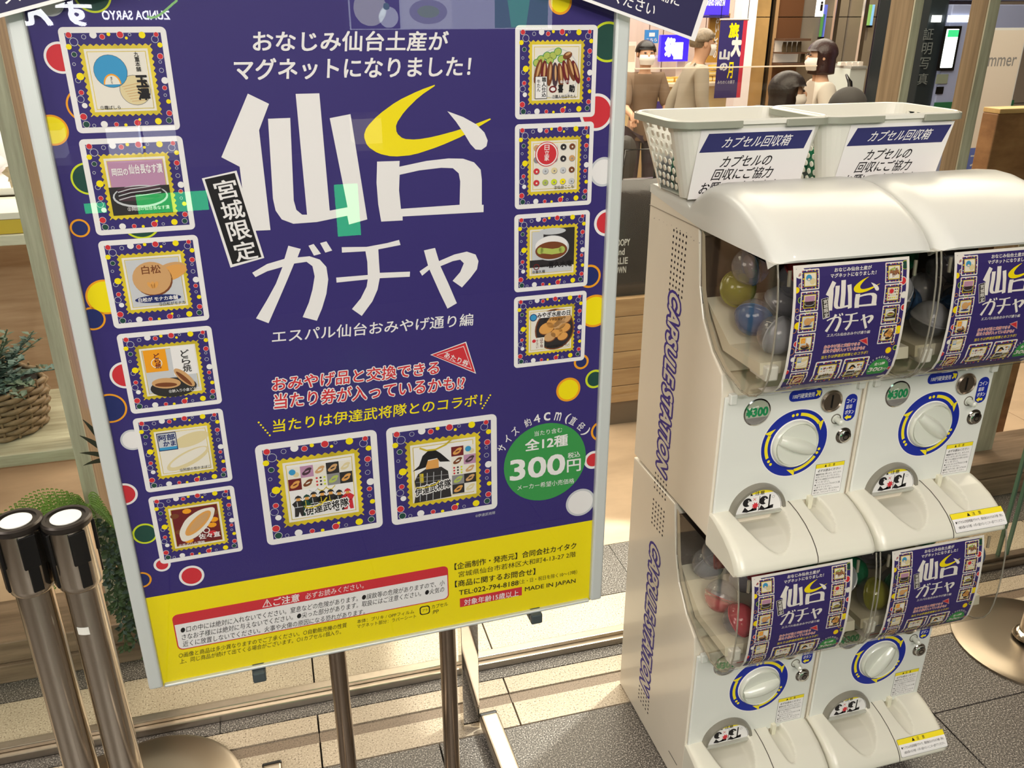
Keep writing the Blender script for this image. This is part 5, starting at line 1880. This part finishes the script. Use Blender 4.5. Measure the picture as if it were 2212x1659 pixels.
A.text('月', (-.02, bh_ * .26), (.03, bh_ * .26), (-.02, bh_ * .46), YL, 3, .03)
A.text('みちのくの菓子', (-.11, .12), (.06, .12), (-.11, .15), LG, 2, .01)
A.build('print', t, fn=lambda u, v, h: (u, -h, v))
MB().box(-bw_, bw_, .002, .006, 0, bh_).build('cloth', navyc, t)
MB().tube([(-bw_ - .01, .004, bh_), (bw_ + .01, .004, bh_)], .008, 8).build('rod', steel, t)
for sx in (-bw_, bw_):
    MB().tube([(sx, .004, bh_), (sx, .004, 3.0 - a.z)], .003, 5).build('cord', black, t)

# counter with confectionery
t = pbox('shop_counter', 'long pale counter stacked with yellow boxes in the far shop', 'counter', 1398, 185, 1572, 300, 7.5, .6, M('pale counter front', (214, 190, 140), .5), base=True, parts='counter_body')
w_, h_ = t['_w'], t['_h']
MB().box(-w_ - .02, w_ + .02, -.03, .62, h_, h_ + .03).build('counter_top', M('cream top', (236, 220, 196), .3), t, bevel=.004)
MB().box(-w_ + .0, -w_ + .26, -.012, 0, h_ - .42, h_ - .12).build('violet_front', M('violet counter front', (72, 52, 150), .5), t)
cx, cy, cz = t.location.x, 7.5, h_ + .03
yb = M('yellow carton', (226, 186, 84), .5)
for i, (dx, dz, s) in enumerate(((.28, 0, .12), (.41, 0, .12), (.54, 0, .12), (.34, .05, .12), (.47, .05, .12), (.4, .1, .12), (-.1, 0, .1), (.02, 0, .1), (-.22, 0, .1), (-.32, 0, .08))):
    q = thing('confectionery_box', 'yellow confectionery box, %s, on the far counter' % ('bottom row first', 'bottom row second', 'bottom row third', 'middle row first', 'middle row second', 'topmost of the stack', 'single, nearest the stack', 'single, touching the tall card', 'single, second from the walking man', 'smallest, beside the walking man')[i], 'box', (cx + dx - .05, cy + .18, cz + dz), 0, 'yellow boxes on the far counter')
    MB().box(-s / 2, s / 2, -.05, .05, 0, .042).build('carton', yb, q, bevel=.003)
    MB().box(-s / 2 - .001, s / 2 + .001, -.051, -.049, .012, .03).build('printed_band', M('cream band', (240, 226, 180), .5), q)
for i, (dx, hgt) in enumerate(((-.42, .34), (-.17, .22), (.1, .2), (.3, .24))):
    q = thing('price_card', ('tall', 'narrow', 'small', 'wide')[i] + ' white menu card standing on the far counter', 'card', (cx + dx, cy + .4, cz))
    MB().box(-.05, .05, 0, .012, 0, hgt).build('card', M('menu card', (236, 224, 214), .5), q)
    MB().box(-.04, .04, -.002, 0, hgt * .5, hgt * .9).build('printed_picture', M('card print', (206, 190, 170), .6), q)
    MB().box(-.055, .055, -.02, .04, -.0, .008).build('foot', black, q)

# clear acrylic screen on the seats side
a, b = at(1372, 148, 3.62), at(1765, 143, 3.62)
t = thing('acrylic_screen', 'long clear acrylic screen between the seats and the hall', 'screen', (a.x, 3.62, 0))
L = b.x - a.x
MB().box(0, L, 0, .005, .72, a.z).build('sheet', clear('acrylic sheet', (240, 238, 236), 1.45), t)
MB().box(0, L, -.001, .006, a.z - .004, a.z + .001).build('bright_edge', M('acrylic edge', (244, 226, 208), .3), t)
for x in (.01, L / 2, L - .02):
    MB().box(x, x + .012, -.06, .07, .70, .8).build('foot', M('clear foot', (206, 200, 196), .2), t)
t = thing('bench_table', 'long timber table under the acrylic screen', 'table', (a.x, 3.62, 0))
MB().box(-.05, L + .05, -.14, .14, .66, .70).build('table_top', wood('table oak', (190, 150, 104), (160, 120, 80), (2, 20, 20)), t, bevel=.004)
for x in (0, L - .05):
    for y in (-.12, .07):
        MB().box(x, x + .05, y, y + .05, 0, .66).build('leg', black, t)

# glass display case with small goods
a, b = at(1690, 137, 8.26), at(1752, 88, 8.26)
t = thing('display_case', 'lit white wall display case holding small dark goods', 'cabinet', (a.x, 8.26, a.z))
w_, h_ = b.x - a.x, b.z - a.z
MB().box(0, w_, 0, .2, -.03, 0).box(0, w_, 0, .2, h_ * .42, h_ * .48).box(0, w_, 0, .2, h_, h_ + .02).build('shelf', M('case brown', (96, 70, 54), .5), t)
MB().box(0, w_, .2, .22, 0, h_).build('back_panel', M('case lit back', (232, 214, 196), .5, emit=.35), t)
for k in range(5):
    q = thing('eyeglasses_stand', 'small dark curved piece, %s, in the lit wall case' % ('upper shelf first', 'upper shelf second', 'upper shelf third', 'upper shelf fourth', 'alone on the lower shelf')[k], 'ornament', (a.x + .04 + w_ * .19 * k, 8.32, a.z + (h_ * .48 if k < 4 else 0)), 0, 'goods in the wall case')
    MB().prism([(0, 0), (.02, 0), (.03, .05), (.015, .1), (.01, .05)], -.012, .03).build('body', M('olive dark', (84, 70, 50), .4), q)
for i, (px, c) in enumerate(((1786, (90, 100, 190)), (1778, (70, 120, 60)), (1888, (120, 170, 220)), (1880, (120, 160, 90)))):
    top = at(px + (3 if i % 2 else 0), 10 if i != 1 else 30, 8.44)
    bot = at(px - 10, 80 if i < 2 else 55, 8.44)
    t = thing('light_tube', ('blue vertical light tube on the grey wall', 'green vertical light tube on the grey wall', 'pale blue vertical light tube by the timber upright', 'green-grey vertical tube by the timber upright')[i], 'lamp', (top.x, 8.44, bot.z))
    MB().box(-.018, .018, 0, .03, 0, top.z - bot.z).build('tube', M('tube light %s' % 'abcd'[i], c, .4, emit=1.0), t, bevel=.004)
    MB().box(-.022, .022, .0, .035, -.02, 0).build('cap', black, t)
for i, px in enumerate((1810, 1872)):
    a = at(px, 5, 7.4)
    t = thing('chrome_upright', ('slim chrome upright behind the woman with bobbed hair', 'slim chrome upright beside the timber upright')[i], 'post', (a.x, 7.4, 0))
    MB().box(-.02, .02, -.02, .02, 0, 2.6).build('shaft', steel, t, bevel=.003)
    MB().box(-.035, .035, -.035, .035, 0, .02).build('foot_plate', steel, t)
t = pbox('display_counter', 'white glass display counter behind the woman', 'counter', 1815, 148, 1872, 300, 6.8, .5, M('white case', (196, 204, 200), .3), base=True, parts='case_body')
MB().box(-t['_w'], t['_w'], -.01, .5, t['_h'], t['_h'] + .02).build('glass_top', M('case top', (150, 150, 146), .2), t)
CX_, CH_ = t.location.x, t['_h']
for k in range(4):
    q = thing('goods_card', ('leftmost', 'second', 'third', 'rightmost')[k] + ' small white card on the white display counter, from the left', 'card', (CX_ - .09 + .06 * k, 6.9, CH_ + .02), 0, 'cards on the white display counter')
    MB().box(-.022, .022, 0, .05, 0, .03).build('card', M('menu card', (236, 224, 214)), q)
t = thing('restroom_sign', 'white lit sign with a black figure symbol high on the wall', 'sign', at(1774, 11, 7.7))
MB().box(-.035, .035, 0, .03, -.1, .12).build('panel', M('lit white panel', (240, 240, 240), .4, emit=1.0), t)
A = Art()
A.circ(.005, .02, .012, BK, 1)
A.rect(-.008, -.05, .018, .006, BK, 1)
A.build('symbol', t, fn=lambda u, v, h: (u, -.002 - h, v))

# photo booth
a, b = at(2030, 380, 4.6), at(2084, 30, 4.6)
t = thing('photo_booth', 'tall booth with a bright white screen and vertical grey lettering', 'booth', (a.x + .02, 4.6, 0))
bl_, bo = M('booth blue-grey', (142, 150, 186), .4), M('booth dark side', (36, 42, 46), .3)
MB().box(-.16, .42, 0, .5, 0, 1.64).build('front_panel', bl_, t, bevel=.006)
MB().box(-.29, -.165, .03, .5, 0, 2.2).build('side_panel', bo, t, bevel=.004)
MB().box(-.16, .9, .06, .5, 1.66, 2.2).build('head_panel', M('booth head', (84, 84, 104), .4), t)
cxp = lambda px, py: at(px, py, 4.6)
p0, p1 = cxp(2030, 147), cxp(2070, 62)
MB().box(p0.x - t.location.x - .01, p1.x - t.location.x, -.014, -.002, p0.z - 0, p1.z).build('screen', M('white screen', (246, 255, 255), .3, emit=2.6), t, bevel=.01)
MB().box(p0.x - t.location.x + .0, p1.x - t.location.x - .005, -.016, -.0145, p1.z - .045, p1.z - .006).build('screen_header', M('screen green', (60, 200, 130), .3, emit=.9), t)
MB().box(p0.x - t.location.x - .025, p1.x - t.location.x + .015, -.011, -.0, p0.z - .015, p1.z + .015).build('screen_frame', black, t)
q0, q1 = cxp(2045, 48), cxp(2095, 33)
MB().box(q0.x - t.location.x, q1.x - t.location.x, -.012, .0, q0.z, q1.z).build('lamp', M('booth lamp', (250, 252, 255), .4, emit=3), t)
q0, q1 = cxp(2016, 48), cxp(2032, 33)
MB().box(q0.x - t.location.x, q1.x - t.location.x, -.012, .02, q0.z, q1.z).build('lamp', MATS['booth lamp'], t)
q0, q1 = cxp(2020, 181), cxp(2048, 160)
MB().box(q0.x - t.location.x, q1.x - t.location.x, -.006, .0, q0.z, q1.z).build('coin_panel', M('grey green label', (120, 128, 116), .5), t)
q0, q1 = cxp(2020, 203), cxp(2038, 187)
MB().box(q0.x - t.location.x, q1.x - t.location.x, -.006, .0, q0.z, q1.z).build('photo_outlet', black, t)
q0, q1 = cxp(2000, 245), cxp(2060, 220)
MB().box(-.165, .425, -.008, .0, q0.z, q1.z).build('green_band', M('booth green', (40, 96, 66), .4), t)
A = Art()
for ch, (px, py) in zip('証明写真', ((2012, 75), (2009, 106), (2004, 138), (2000, 172))):
    c = cxp(px, py)
    A.text(ch, (c.x - t.location.x - .04, c.z - .03), (c.x - t.location.x + .03, c.z - .03), (c.x - t.location.x - .04, c.z + .035), M('dim booth lettering', (92, 98, 100), .6), 0, .01)
A.build('lettering', t, fn=lambda u, v, h: (u, .02 - h, v))

# timber block and things near the right-hand pane
a, b = at(2127, 385, 2.45), at(2155, 238, 2.45)
t = thing('timber_block', 'thick brown timber block counter with pale top near the glass joint', 'counter', (a.x, 2.45, 0))
bt = wood('warm knotty timber', (160, 118, 80), (112, 74, 46), (4, 4, 9))
MB().box(.0, 1.2, 0, .07, .8, b.z - .012).build('block', bt, t, bevel=.004)
for x in (.3, 1.1):
    MB().box(x, x + .06, 0, .07, 0, .8).build('leg', bt, t)
MB().box(.0, 1.2, -.004, .07, b.z - .012, b.z + .004).build('top_board', wood('pale ash', (206, 172, 118), (186, 148, 96), (2, 20, 20)), t, bevel=.002)
a = at(2140, 150, 3.6)
t = thing('standing_signboard', 'pale standing signboard with a blue foot panel beyond the timber upright', 'sign', (a.x, 3.6, 0))
A = Art()
A.rect(-.1, .85, .16, 1.52, M('signboard paper', (222, 210, 200), .6), 0)
A.rect(-.1, .85, .16, .98, M('signboard blue', (92, 108, 180), .5), 1)
A.text('Summer', (-.09, 1.36), (.14, 1.36), (-.09, 1.42), GY, 2, .01)
A.text('カフェ', (-.08, .89), (.1, .89), (-.08, .95), LG, 2, .01)
A.build('print', t, fn=lambda u, v, h: (u, -h, v))
MB().box(-.11, .17, .004, .02, .84, 1.53).build('panel', M('white card back', (220, 220, 220)), t)
for sx in (-.1, .15):
    MB().tube([(sx, .012, 0), (sx, .012, .84)], .008, 8).build('leg', steel, t)
MB().box(-.14, .2, -.12, .14, 0, .02).build('base', steel_br, t)

a = at(1345, 640, 3.0)
t = thing('timber_bench', 'long light timber bench seen between the sign and the machines', 'bench', (1.25, 3.0, 0))
bw2 = wood('light pine', (196, 164, 122), (166, 132, 92), (2.5, 30, 26))
for k in range(6):
    MB().box(0, .95, .0, .45, .115 + .0 + .075 * k, .188 + .075 * k).build('board', bw2, t, bevel=.003)
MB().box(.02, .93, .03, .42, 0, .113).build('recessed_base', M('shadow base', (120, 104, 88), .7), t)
t = thing('tote_bag', 'black plastic tote bag with white lettering standing on the pine bench', 'bag', (1.385, 3.12, .566))
bgm = M('black glossy bag', (36, 30, 30), .25, bump=(24, .7))
mb = MB()
for j, (z, hw, hd) in enumerate(((0, .14, .09), (.06, .155, .1), (.2, .15, .085), (.34, .14, .06), (.44, .13, .02))):
    mb.v += [(x, y, z) for x, y in rrect(-hw, hw, -hd, hd, min(hd * .8, .04), 3)]
n = len(rrect(0, 1, 0, 1, .1, 3))
mb.f = [(j * n + i, j * n + (i + 1) % n, (j + 1) * n + (i + 1) % n, (j + 1) * n + i) for j in range(4) for i in range(n)] + [tuple(range(n)), tuple(4 * n + i for i in range(n))]
mb.m = [0] * len(mb.f)
mb.build('bag_body', bgm, t, smooth=True)
MB().tube([(-.07, 0, .43), (-.06, 0, .55), (.06, 0, .55), (.07, 0, .43)], .006, 6).build('handle', bgm, t, smooth=True)
A = Art()
for i, (s_, w_) in enumerate((('OOPY', .055), ('and', .035), ('RLIE', .05), ('OWN', .045))):
    A.text(s_, (-.125, .21 - .036 * i), (-.125 + w_, .21 - .036 * i), (-.125, .235 - .036 * i), LG, 0, .03)
A.build('lettering', t, fn=lambda u, v, h: (u, -.115 - h, v))

# ---------------------------------------------------------------- the counter across the aisle, behind the camera (seen mirrored in the sign)
YB = -3.2
t = thing('kiosk', 'dark sweet-shop kiosk across the aisle with lit menu pictures', 'kiosk', (0.5, YB, 0), PI)
dk = M('kiosk dark wall', (40, 36, 48), .5)
MB().box(-2.6, 2.6, 0.02, .3, 0, 2.7).build('back_wall', dk, t)
MB().box(-2.6, 2.6, -.75, -.1, 0, .86).build('counter_body', M('kiosk counter', (52, 56, 60), .4), t, bevel=.006)
MB().box(-2.65, 2.65, -.8, -.05, .86, .9).build('counter_top', M('kiosk top', (120, 112, 104), .3), t, bevel=.004)
A = Art()
lw = M('kiosk lettering lit', (250, 252, 255), .4, emit=40)
A.text('ZUNDA SARYO', (.67, 1.56), (1.02, 1.56), (.67, 1.605), lw, 1, .03)
A.text('ずんだ', (1.07, 1.53), (1.66, 1.53), (1.07, 1.66), lw, 1, .04)
lgm = M('kiosk green outline lit', (160, 230, 60), .4, emit=22)
A.line([(.72 + .10 * math.cos(a), 1.66 + .075 * math.sin(a) + .03 * math.sin(2 * a)) for a in [2 * PI * k / 24 for k in range(22)]], .012, lgm, 2)
A.build('sign_lettering', t, fn=lambda u, v, h: (u, -.005 - h, v))
A = Art()
E_ = lambda n, c, s=11: M('menu ' + n, c, .4, emit=s)
x0 = -1.65
A.rect(x0, 1.50, .5 - .84, 1.78, E_('pale', (196, 205, 214)), 0)
A.rect(-1.62, 1.505, -1.26, 1.775, E_('leaf', (60, 130, 84)), 1)
A.rect(-.68 - .3, 1.505, -.66, 1.775, E_('white', (214, 222, 228)), 1)
A.rect(-.65, 1.505, -.35, 1.775, E_('indigo', (40, 44, 74)), 1)
A.circ(-.47, 1.62, .1, E_('cream', (206, 208, 196)), 2)
A.circ(-.58, 1.57, .06, E_('white'[:5], (214, 222, 228)), 2)
A.circ(-.57, 1.63, .02, E_('leaf', (60, 130, 84)), 3)
A.circ(-.83, 1.6, .12, E_('grey', (150, 156, 164)), 2, ry=.07)
A.circ(-.83, 1.6, .07, E_('zunda', (140, 170, 90)), 3, ry=.035)
A.poly([(-1.5, 1.7), (-1.34, 1.7), (-1.37, 1.51), (-1.47, 1.51)], E_('shake', (70, 200, 130), 11), 2)
A.circ(-1.42, 1.7, .08, E_('foam', (196, 226, 210)), 3, ry=.03)
A.build('menu_pictures', t, fn=lambda u, v, h: (u, -.005 - h, v))
gm = M('green neon strip', (20, 220, 110), .4, emit=20)
MB().box(.60, .95, -.765, -.755, .63, .73).build('green_strip', gm, t)
MB().box(1.10, 1.2, -.765, -.755, .65, .70).build('green_strip', gm, t)
MB().box(-.2, -.07, -.765, -.755, .43, .72).build('green_strip', gm, t)
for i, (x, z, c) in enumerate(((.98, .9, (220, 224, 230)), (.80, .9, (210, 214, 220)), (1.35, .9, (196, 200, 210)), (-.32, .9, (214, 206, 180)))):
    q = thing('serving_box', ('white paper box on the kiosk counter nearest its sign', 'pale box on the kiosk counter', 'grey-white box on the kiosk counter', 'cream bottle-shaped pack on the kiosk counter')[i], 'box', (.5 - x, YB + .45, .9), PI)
    MB().box(-.08, .08, -.08, .08, 0, .14).build('carton', M('carton %d' % i, c, .4, emit=9 if i < 2 else 4), q, bevel=.004)  # cartons glow in place of light falling on them
    MB().box(-.082, .082, -.082, .082, .14, .16).build('lid', M('lid %d' % i, c, .4), q)
# ---------------------------------------------------------------- people in the hall (bodies grown on a skeleton)
def skin(name, joints, edges, mat, parent, sub=2, root=0):
    """joints: [(x, y, z, radius)] ; one continuous surface."""
    me = bpy.data.meshes.new(name)
    me.from_pydata([j[:3] for j in joints], edges, [])
    o = link(name, me, parent)
    me.materials.append(mat)
    o.modifiers.new('skin', 'SKIN').use_smooth_shade = True
    for i, j in enumerate(joints):
        sv = me.skin_vertices[0].data[i]
        sv.radius = (j[3], j[4] if len(j) > 4 else j[3])
        sv.use_root = i == root
    s = o.modifiers.new('sub', 'SUBSURF')
    s.levels = s.render_levels = sub
    return o


def person(label, loc, rz, H, cloth, legs_c, hair_c, pose='stand', hair='short', mask=True, arm='down', sleeve=True, lean=0.0):
    """Facing local -y.  pose stand / walk / sit."""
    t = thing('person', label, 'person', loc, rz)
    k = H / 1.7
    sk = M('skin', (206, 160, 130), .55)
    hip = (.92 if pose != 'sit' else .47) * k
    dz = hip - .92 * k
    ly = -lean
    J, Ed = [], []

    def j(x, y, z, r, pa=None, r2=None):
        J.append((x * k, (y + ly * max(0, (z - .92)) / .6) * k, z * k + dz, r * k, (r2 or r) * k))
        if pa is not None:
            Ed.append((pa, len(J) - 1))
        return len(J) - 1
    pel = j(0, 0, .95, .115, None, .1)
    wa = j(0, 0, 1.1, .105, pel, .09)
    ch = j(0, .0, 1.28, .125, wa, .1)
    ne0 = j(0, .0, 1.41, .07, ch)
    ne = j(0, -.005, 1.47, .048, ne0)
    h1 = j(0, -.015, 1.54, .07, ne, .078)
    h2 = j(0, -.01, 1.61, .08, h1, .092)
    h3 = j(0, .0, 1.66, .06, h2, .07)
    hands = []
    for s in (-1, 1):
        sh = j(.165 * s, 0, 1.385, .052, ch)
        sw = {'down': 0, 'swing': .16 * s, 'fwd': -.25}[arm]
        el = j(.205 * s, sw * .5 + .02, 1.12, .04, sh)
        if arm == 'fwd':
            wr = j(.16 * s, -.24, 1.06, .028, el)
        else:
            wr = j(.2 * s, sw - .05, .885, .028, el)
        pa = j(J[wr][0] / k, J[wr][1] / k - .02 - ly * 0, .82 if arm != 'fwd' else 1.04, .03, wr, .02)
        hands.append(pa)
        for f in range(4):
            dx = (-.024 + .016 * f)
            kx, ky, kz = J[pa][0] / k + dx, J[pa][1] / k - .012, (J[pa][2] - dz) / k
            a = j(kx, ky, kz - .045, .0095, pa)
            j(kx, ky - .012, kz - .075 - .006 * (f in (1, 2)), .0085, a)
        a = j(J[pa][0] / k - .034 * s, J[pa][1] / k - .02, (J[pa][2] - dz) / k - .01, .011, pa)
        j(J[pa][0] / k - .04 * s, J[pa][1] / k - .035, (J[pa][2] - dz) / k - .04, .009, a)
    LJ = []
    for s in (-1, 1):
        if pose == 'sit':
            a = j(.09 * s, -.04, .93, .085, pel)
            b = j(.1 * s, -.45, .95, .058, a)
            c = j(.1 * s, -.47, .6, .045, b)
            d = j(.1 * s, -.46, .53, .035, c)
            e = j(.1 * s, -.6, .495, .03, d)
        else:
            st = .2 * s if pose == 'walk' else 0
            a = j(.09 * s, 0, .86, .085, pel)
            b = j(.095 * s, -.02 + st * .6 - (.04 if pose == 'walk' else 0), .5, .058, a)
            c = j(.095 * s, st + .02, .12, .038, b)
            d = j(.095 * s, st, .05, .034, c)
            e = j(.1 * s, st - .15, .035, .03, d)
        LJ.append((a, b, c, d, e))
    body = skin('body', J, Ed, sk, t)
    # jacket or blouse: same skeleton, a little wider
    idx = [pel, wa, ch, ne0]
    CJ, CE = [], []

    def cj(i, r, pa=None, dzz=0):
        q = J[i]
        CJ.append((q[0], q[1], q[2] + dzz * k, q[3] + r * k, q[4] + r * k))
        if pa is not None:
            CE.append((pa, len(CJ) - 1))
        return len(CJ) - 1
    p0 = cj(pel, .03)
    cj(pel, .045, p0, -.14) if pose != 'sit' else None
    p1 = cj(wa, .03, p0)
    p2 = cj(ch, .022, p1)
    p3 = cj(ne0, .006, p2)
    base = 8
    for si in range(2):
        s0 = [i for i, e_ in enumerate(Ed) if e_[0] == ch][1 + si]
        shi = Ed[s0][1]
        a = cj(shi, .02, p2)
        b = cj(shi + 1, .018, a)
        if sleeve:
            cj(shi + 2, .014, b, .02)
    skin('jacket', CJ, CE, cloth, t)
    TJ, TE = [], []
    TJ.append(tuple(J[pel][:3]) + (J[pel][3] + .012, J[pel][4] + .012))
    for a, b, c, d, e in LJ:
        n = len(TJ)
        for q, r in ((a, .014), (b, .018), (c, .022)):
            TJ.append((J[q][0], J[q][1], J[q][2], J[q][3] + r, J[q][4] + r))
        TE += [(0, n), (n, n + 1), (n + 1, n + 2)]
        mb = MB()
        sphere_mb(mb, (J[d][0], (J[d][1] + J[e][1]) / 2 - .01, J[e][2] + .01), .05, 12, 8, (1, 2.4, .9))
        mb.build('shoe', M('dark shoe', (36, 30, 30), .4), t, smooth=True)
    skin('trousers', TJ, TE, legs_c, t)
    hx, hy, hz = J[h2][0], J[h2][1], J[h2][2]
    hm = M('hair %d %d' % (hair_c[0], hair_c[2]), hair_c, .4, noise=(60, .3), bump=(70, .9))
    mb = MB()
    prof_n, prof_m = 26, 16
    for jj in range(prof_m + 1):
        th = PI * jj / prof_m
        for ii in range(prof_n):
            ph = 2 * PI * ii / prof_n
            x, y, z = math.sin(th) * math.cos(ph), math.sin(th) * math.sin(ph), math.cos(th)
            r = (.099, .112, .108)
            low = -.45 if hair == 'short' else (-1.35 if hair == 'bob' else -1.9)
            if hair == 'cap':
                low = -.05
            front = y < -.35
            cut = .22 if front else (.0 if abs(x) > .75 and hair == 'short' else low)
            zc_ = max(z, cut)
            if hair in ('short', 'cap') and z < cut:
                x, y = x * .9, y * .86 + (.04 if front else 0)
            if z < -.1 and hair in ('bob', 'long') and not front:
                zc_ = z * (1.35 if hair == 'bob' else 2.3)
                x, y = x / max(.35, math.sin(th)) * (.92 if z > -.9 else .8), y / max(.35, math.sin(th)) * .9
            wob = 1 + .02 * math.sin(9 * ph) + (.03 * math.sin(5 * ph + 1) if hair == 'short' else 0)
            mb.v.append((hx + x * r[0] * k * wob, hy + .012 * k + y * r[1] * k * wob, hz + .006 * k + zc_ * r[2] * k))
    mb.f = [(jj * prof_n + ii, jj * prof_n + (ii + 1) % prof_n, (jj + 1) * prof_n + (ii + 1) % prof_n, (jj + 1) * prof_n + ii) for jj in range(prof_m) for ii in range(prof_n)]
    mb.m = [0] * len(mb.f)
    if hair == 'cap':
        mb.build('cap', M('charcoal cap cloth', (46, 42, 40), .8, bump=(30, .3)), t, smooth=True)
        MB().prism([(hy - .09 * k, hz + .02 * k), (hy - .19 * k, hz + .0 * k), (hy - .19 * k, hz + .006 * k), (hy - .09 * k, hz + .03 * k)], hx - .06 * k, hx + .06 * k).build('cap_peak', MATS['charcoal cap cloth'], t)
    else:
        mb.build('hair', hm, t, smooth=True)
    mb = MB()
    sphere_mb(mb, (hx, hy - .088 * k, hz - .022 * k), .015 * k, 8, 6, (.8, 1.2, 1.5))
    mb.build('nose', sk, t, smooth=True)
    for s in (-1, 1):
        mb = MB()
        sphere_mb(mb, (hx + .032 * k * s, hy - .083 * k, hz + .002 * k), .011 * k, 10, 6, (1.2, .7, .6))
        mb.build('eye', M('dark eye', (30, 22, 20), .3), t, smooth=True)
        mb = MB()
        sphere_mb(mb, (hx + .083 * k * s, hy + .005, hz - .012 * k), .024 * k, 10, 6, (.4, .8, 1.25))
        mb.build('ear', sk, t, smooth=True)
    if mask:
        mb = MB()
        for jj in range(6):
            for ii in range(9):
                a = math.radians(-68 + 17 * ii)
                zz = -.015 - .018 * jj
                r_ = .094 - .006 * abs(jj - 2)
                mb.v.append((hx + math.sin(a) * r_ * .9 * k, hy + (-math.cos(a) * r_ * 1.12) * k - .004, hz + zz * k))
        mb.f = [(jj * 9 + ii, jj * 9 + ii + 1, jj * 9 + ii + 10, jj * 9 + ii + 9) for jj in range(5) for ii in range(8)]
        mb.m = [0] * len(mb.f)
        mb.build('face_mask', M('white face mask', (232, 226, 220), .7), t, smooth=True)
    else:
        mb = MB()
        sphere_mb(mb, (hx, hy - .082 * k, hz - .052 * k), .02 * k, 10, 6, (1.1, .5, .3))
        mb.build('mouth', M('lips', (160, 96, 84), .5), t, smooth=True)
    return t


C_ = lambda n, c: M('cloth ' + n, c, .8, bump=(14, .35))
a = at(1500, 60, 6.4)
person('grey-haired man in a pale grey jacket walking past the violet screen', (a.x - .03, 6.4, a.z - 1.54), math.radians(78), 1.52, C_('pale grey', (172, 163, 148)), C_('taupe', (110, 100, 92)), (120, 104, 84), 'walk', 'short', True, 'swing', lean=.10)
a = at(1397, 86, 7.1)
person('person in a brown shirt and white mask with black hair by the sweet counter', (a.x, 7.1, a.z - 1.52), math.radians(-8), 1.5, C_('brown', (120, 98, 78)), C_('dark plum', (52, 34, 44)), (30, 24, 24), 'stand', 'short', True, 'fwd', False)
a = at(1795, 80, 5.4)
w_ = person('woman with dark bobbed hair, white mask and pale blouse standing by the seats', (a.x, 5.4, a.z - 1.60), math.radians(-108), 1.57, C_('pale blouse', (206, 196, 184)), C_('black', (30, 28, 30)), (48, 24, 22), 'stand', 'bob', True, 'down', lean=.04)
b_ = thing('shoulder_bag', 'black shoulder bag hanging at the side of the woman in the blouse', 'bag', (a.x + .12, 5.2, a.z - .78))
MB().prism([(-.06, 0), (.06, 0), (.05, .2), (-.05, .2)], -.15, .15).build('bag_body', black, b_, bevel=.01)
MB().tube([(-.02, 0, .2), (-.06, .02, .5), (-.03, .1, .545), (.03, .12, .5), (.02, .0, .2)], .008, 6).build('strap', black, b_, smooth=True)
a = at(1705, 160, 4.9)
person('seated girl with long black hair and white mask beside the standing woman', (a.x, 4.9, a.z - 1.29), math.radians(60), 1.75, C_('dark grey', (52, 48, 50)), C_('navy', (40, 40, 56)), (26, 22, 26), 'sit', 'long', True, 'fwd')
a = at(1838, 182, 3.95)
person('seated man in a charcoal cap seen from behind', (a.x, 3.95, a.z - 1.225), math.radians(125), 1.62, C_('charcoal', (44, 42, 42)), C_('black', (30, 28, 30)), (30, 26, 26), 'sit', 'cap', False, 'fwd')
a = at(1640, 222, 4.5)
person('seated person with short black hair whose head just shows over the basket', (a.x, 4.5, a.z - 1.235 - .02), math.radians(175), 1.66, C_('charcoal', (44, 42, 42)), C_('black', (30, 28, 30)), (22, 18, 18), 'sit', 'short', False, 'fwd')
a = at(1322, 205, 4.0)
person('seated person in a dark coat next to the sign\'s frame', (a.x - .04, 4.0, a.z - 1.13), math.radians(200), 1.6, C_('dark umber', (46, 40, 36)), C_('black', (30, 28, 30)), (28, 24, 22), 'sit', 'short', True, 'fwd')
for i, (px, py, Y, dzz, lab) in enumerate(((1705, 160, 4.9, 1.29, 'girl with long black hair'), (1838, 182, 3.95, 1.225, 'man in the cap'), (1640, 222, 4.5, 1.255, 'person behind the basket'), (1322, 205, 4.0, 1.13, 'person in the dark coat'))):
    a = at(px, py, Y)
    sh_ = max(.2, .40 + a.z - dzz)
    q = thing('stool', 'round stool under the seated ' + lab, 'stool', (a.x - (.04 if i == 3 else 0), Y, 0))
    MB().lathe([(1e-5, sh_ - .04), (.17, sh_ - .04), (.175, sh_ - .02), (.165, sh_), (1e-5, sh_)], 24).build('seat', M('stool seat', (120, 88, 60), .5), q, auto=40)
    MB().lathe([(.16, 0), (.16, .012), (.03, .02), (.025, sh_ - .04)], 24).build('pedestal', steel_br, q, auto=40)
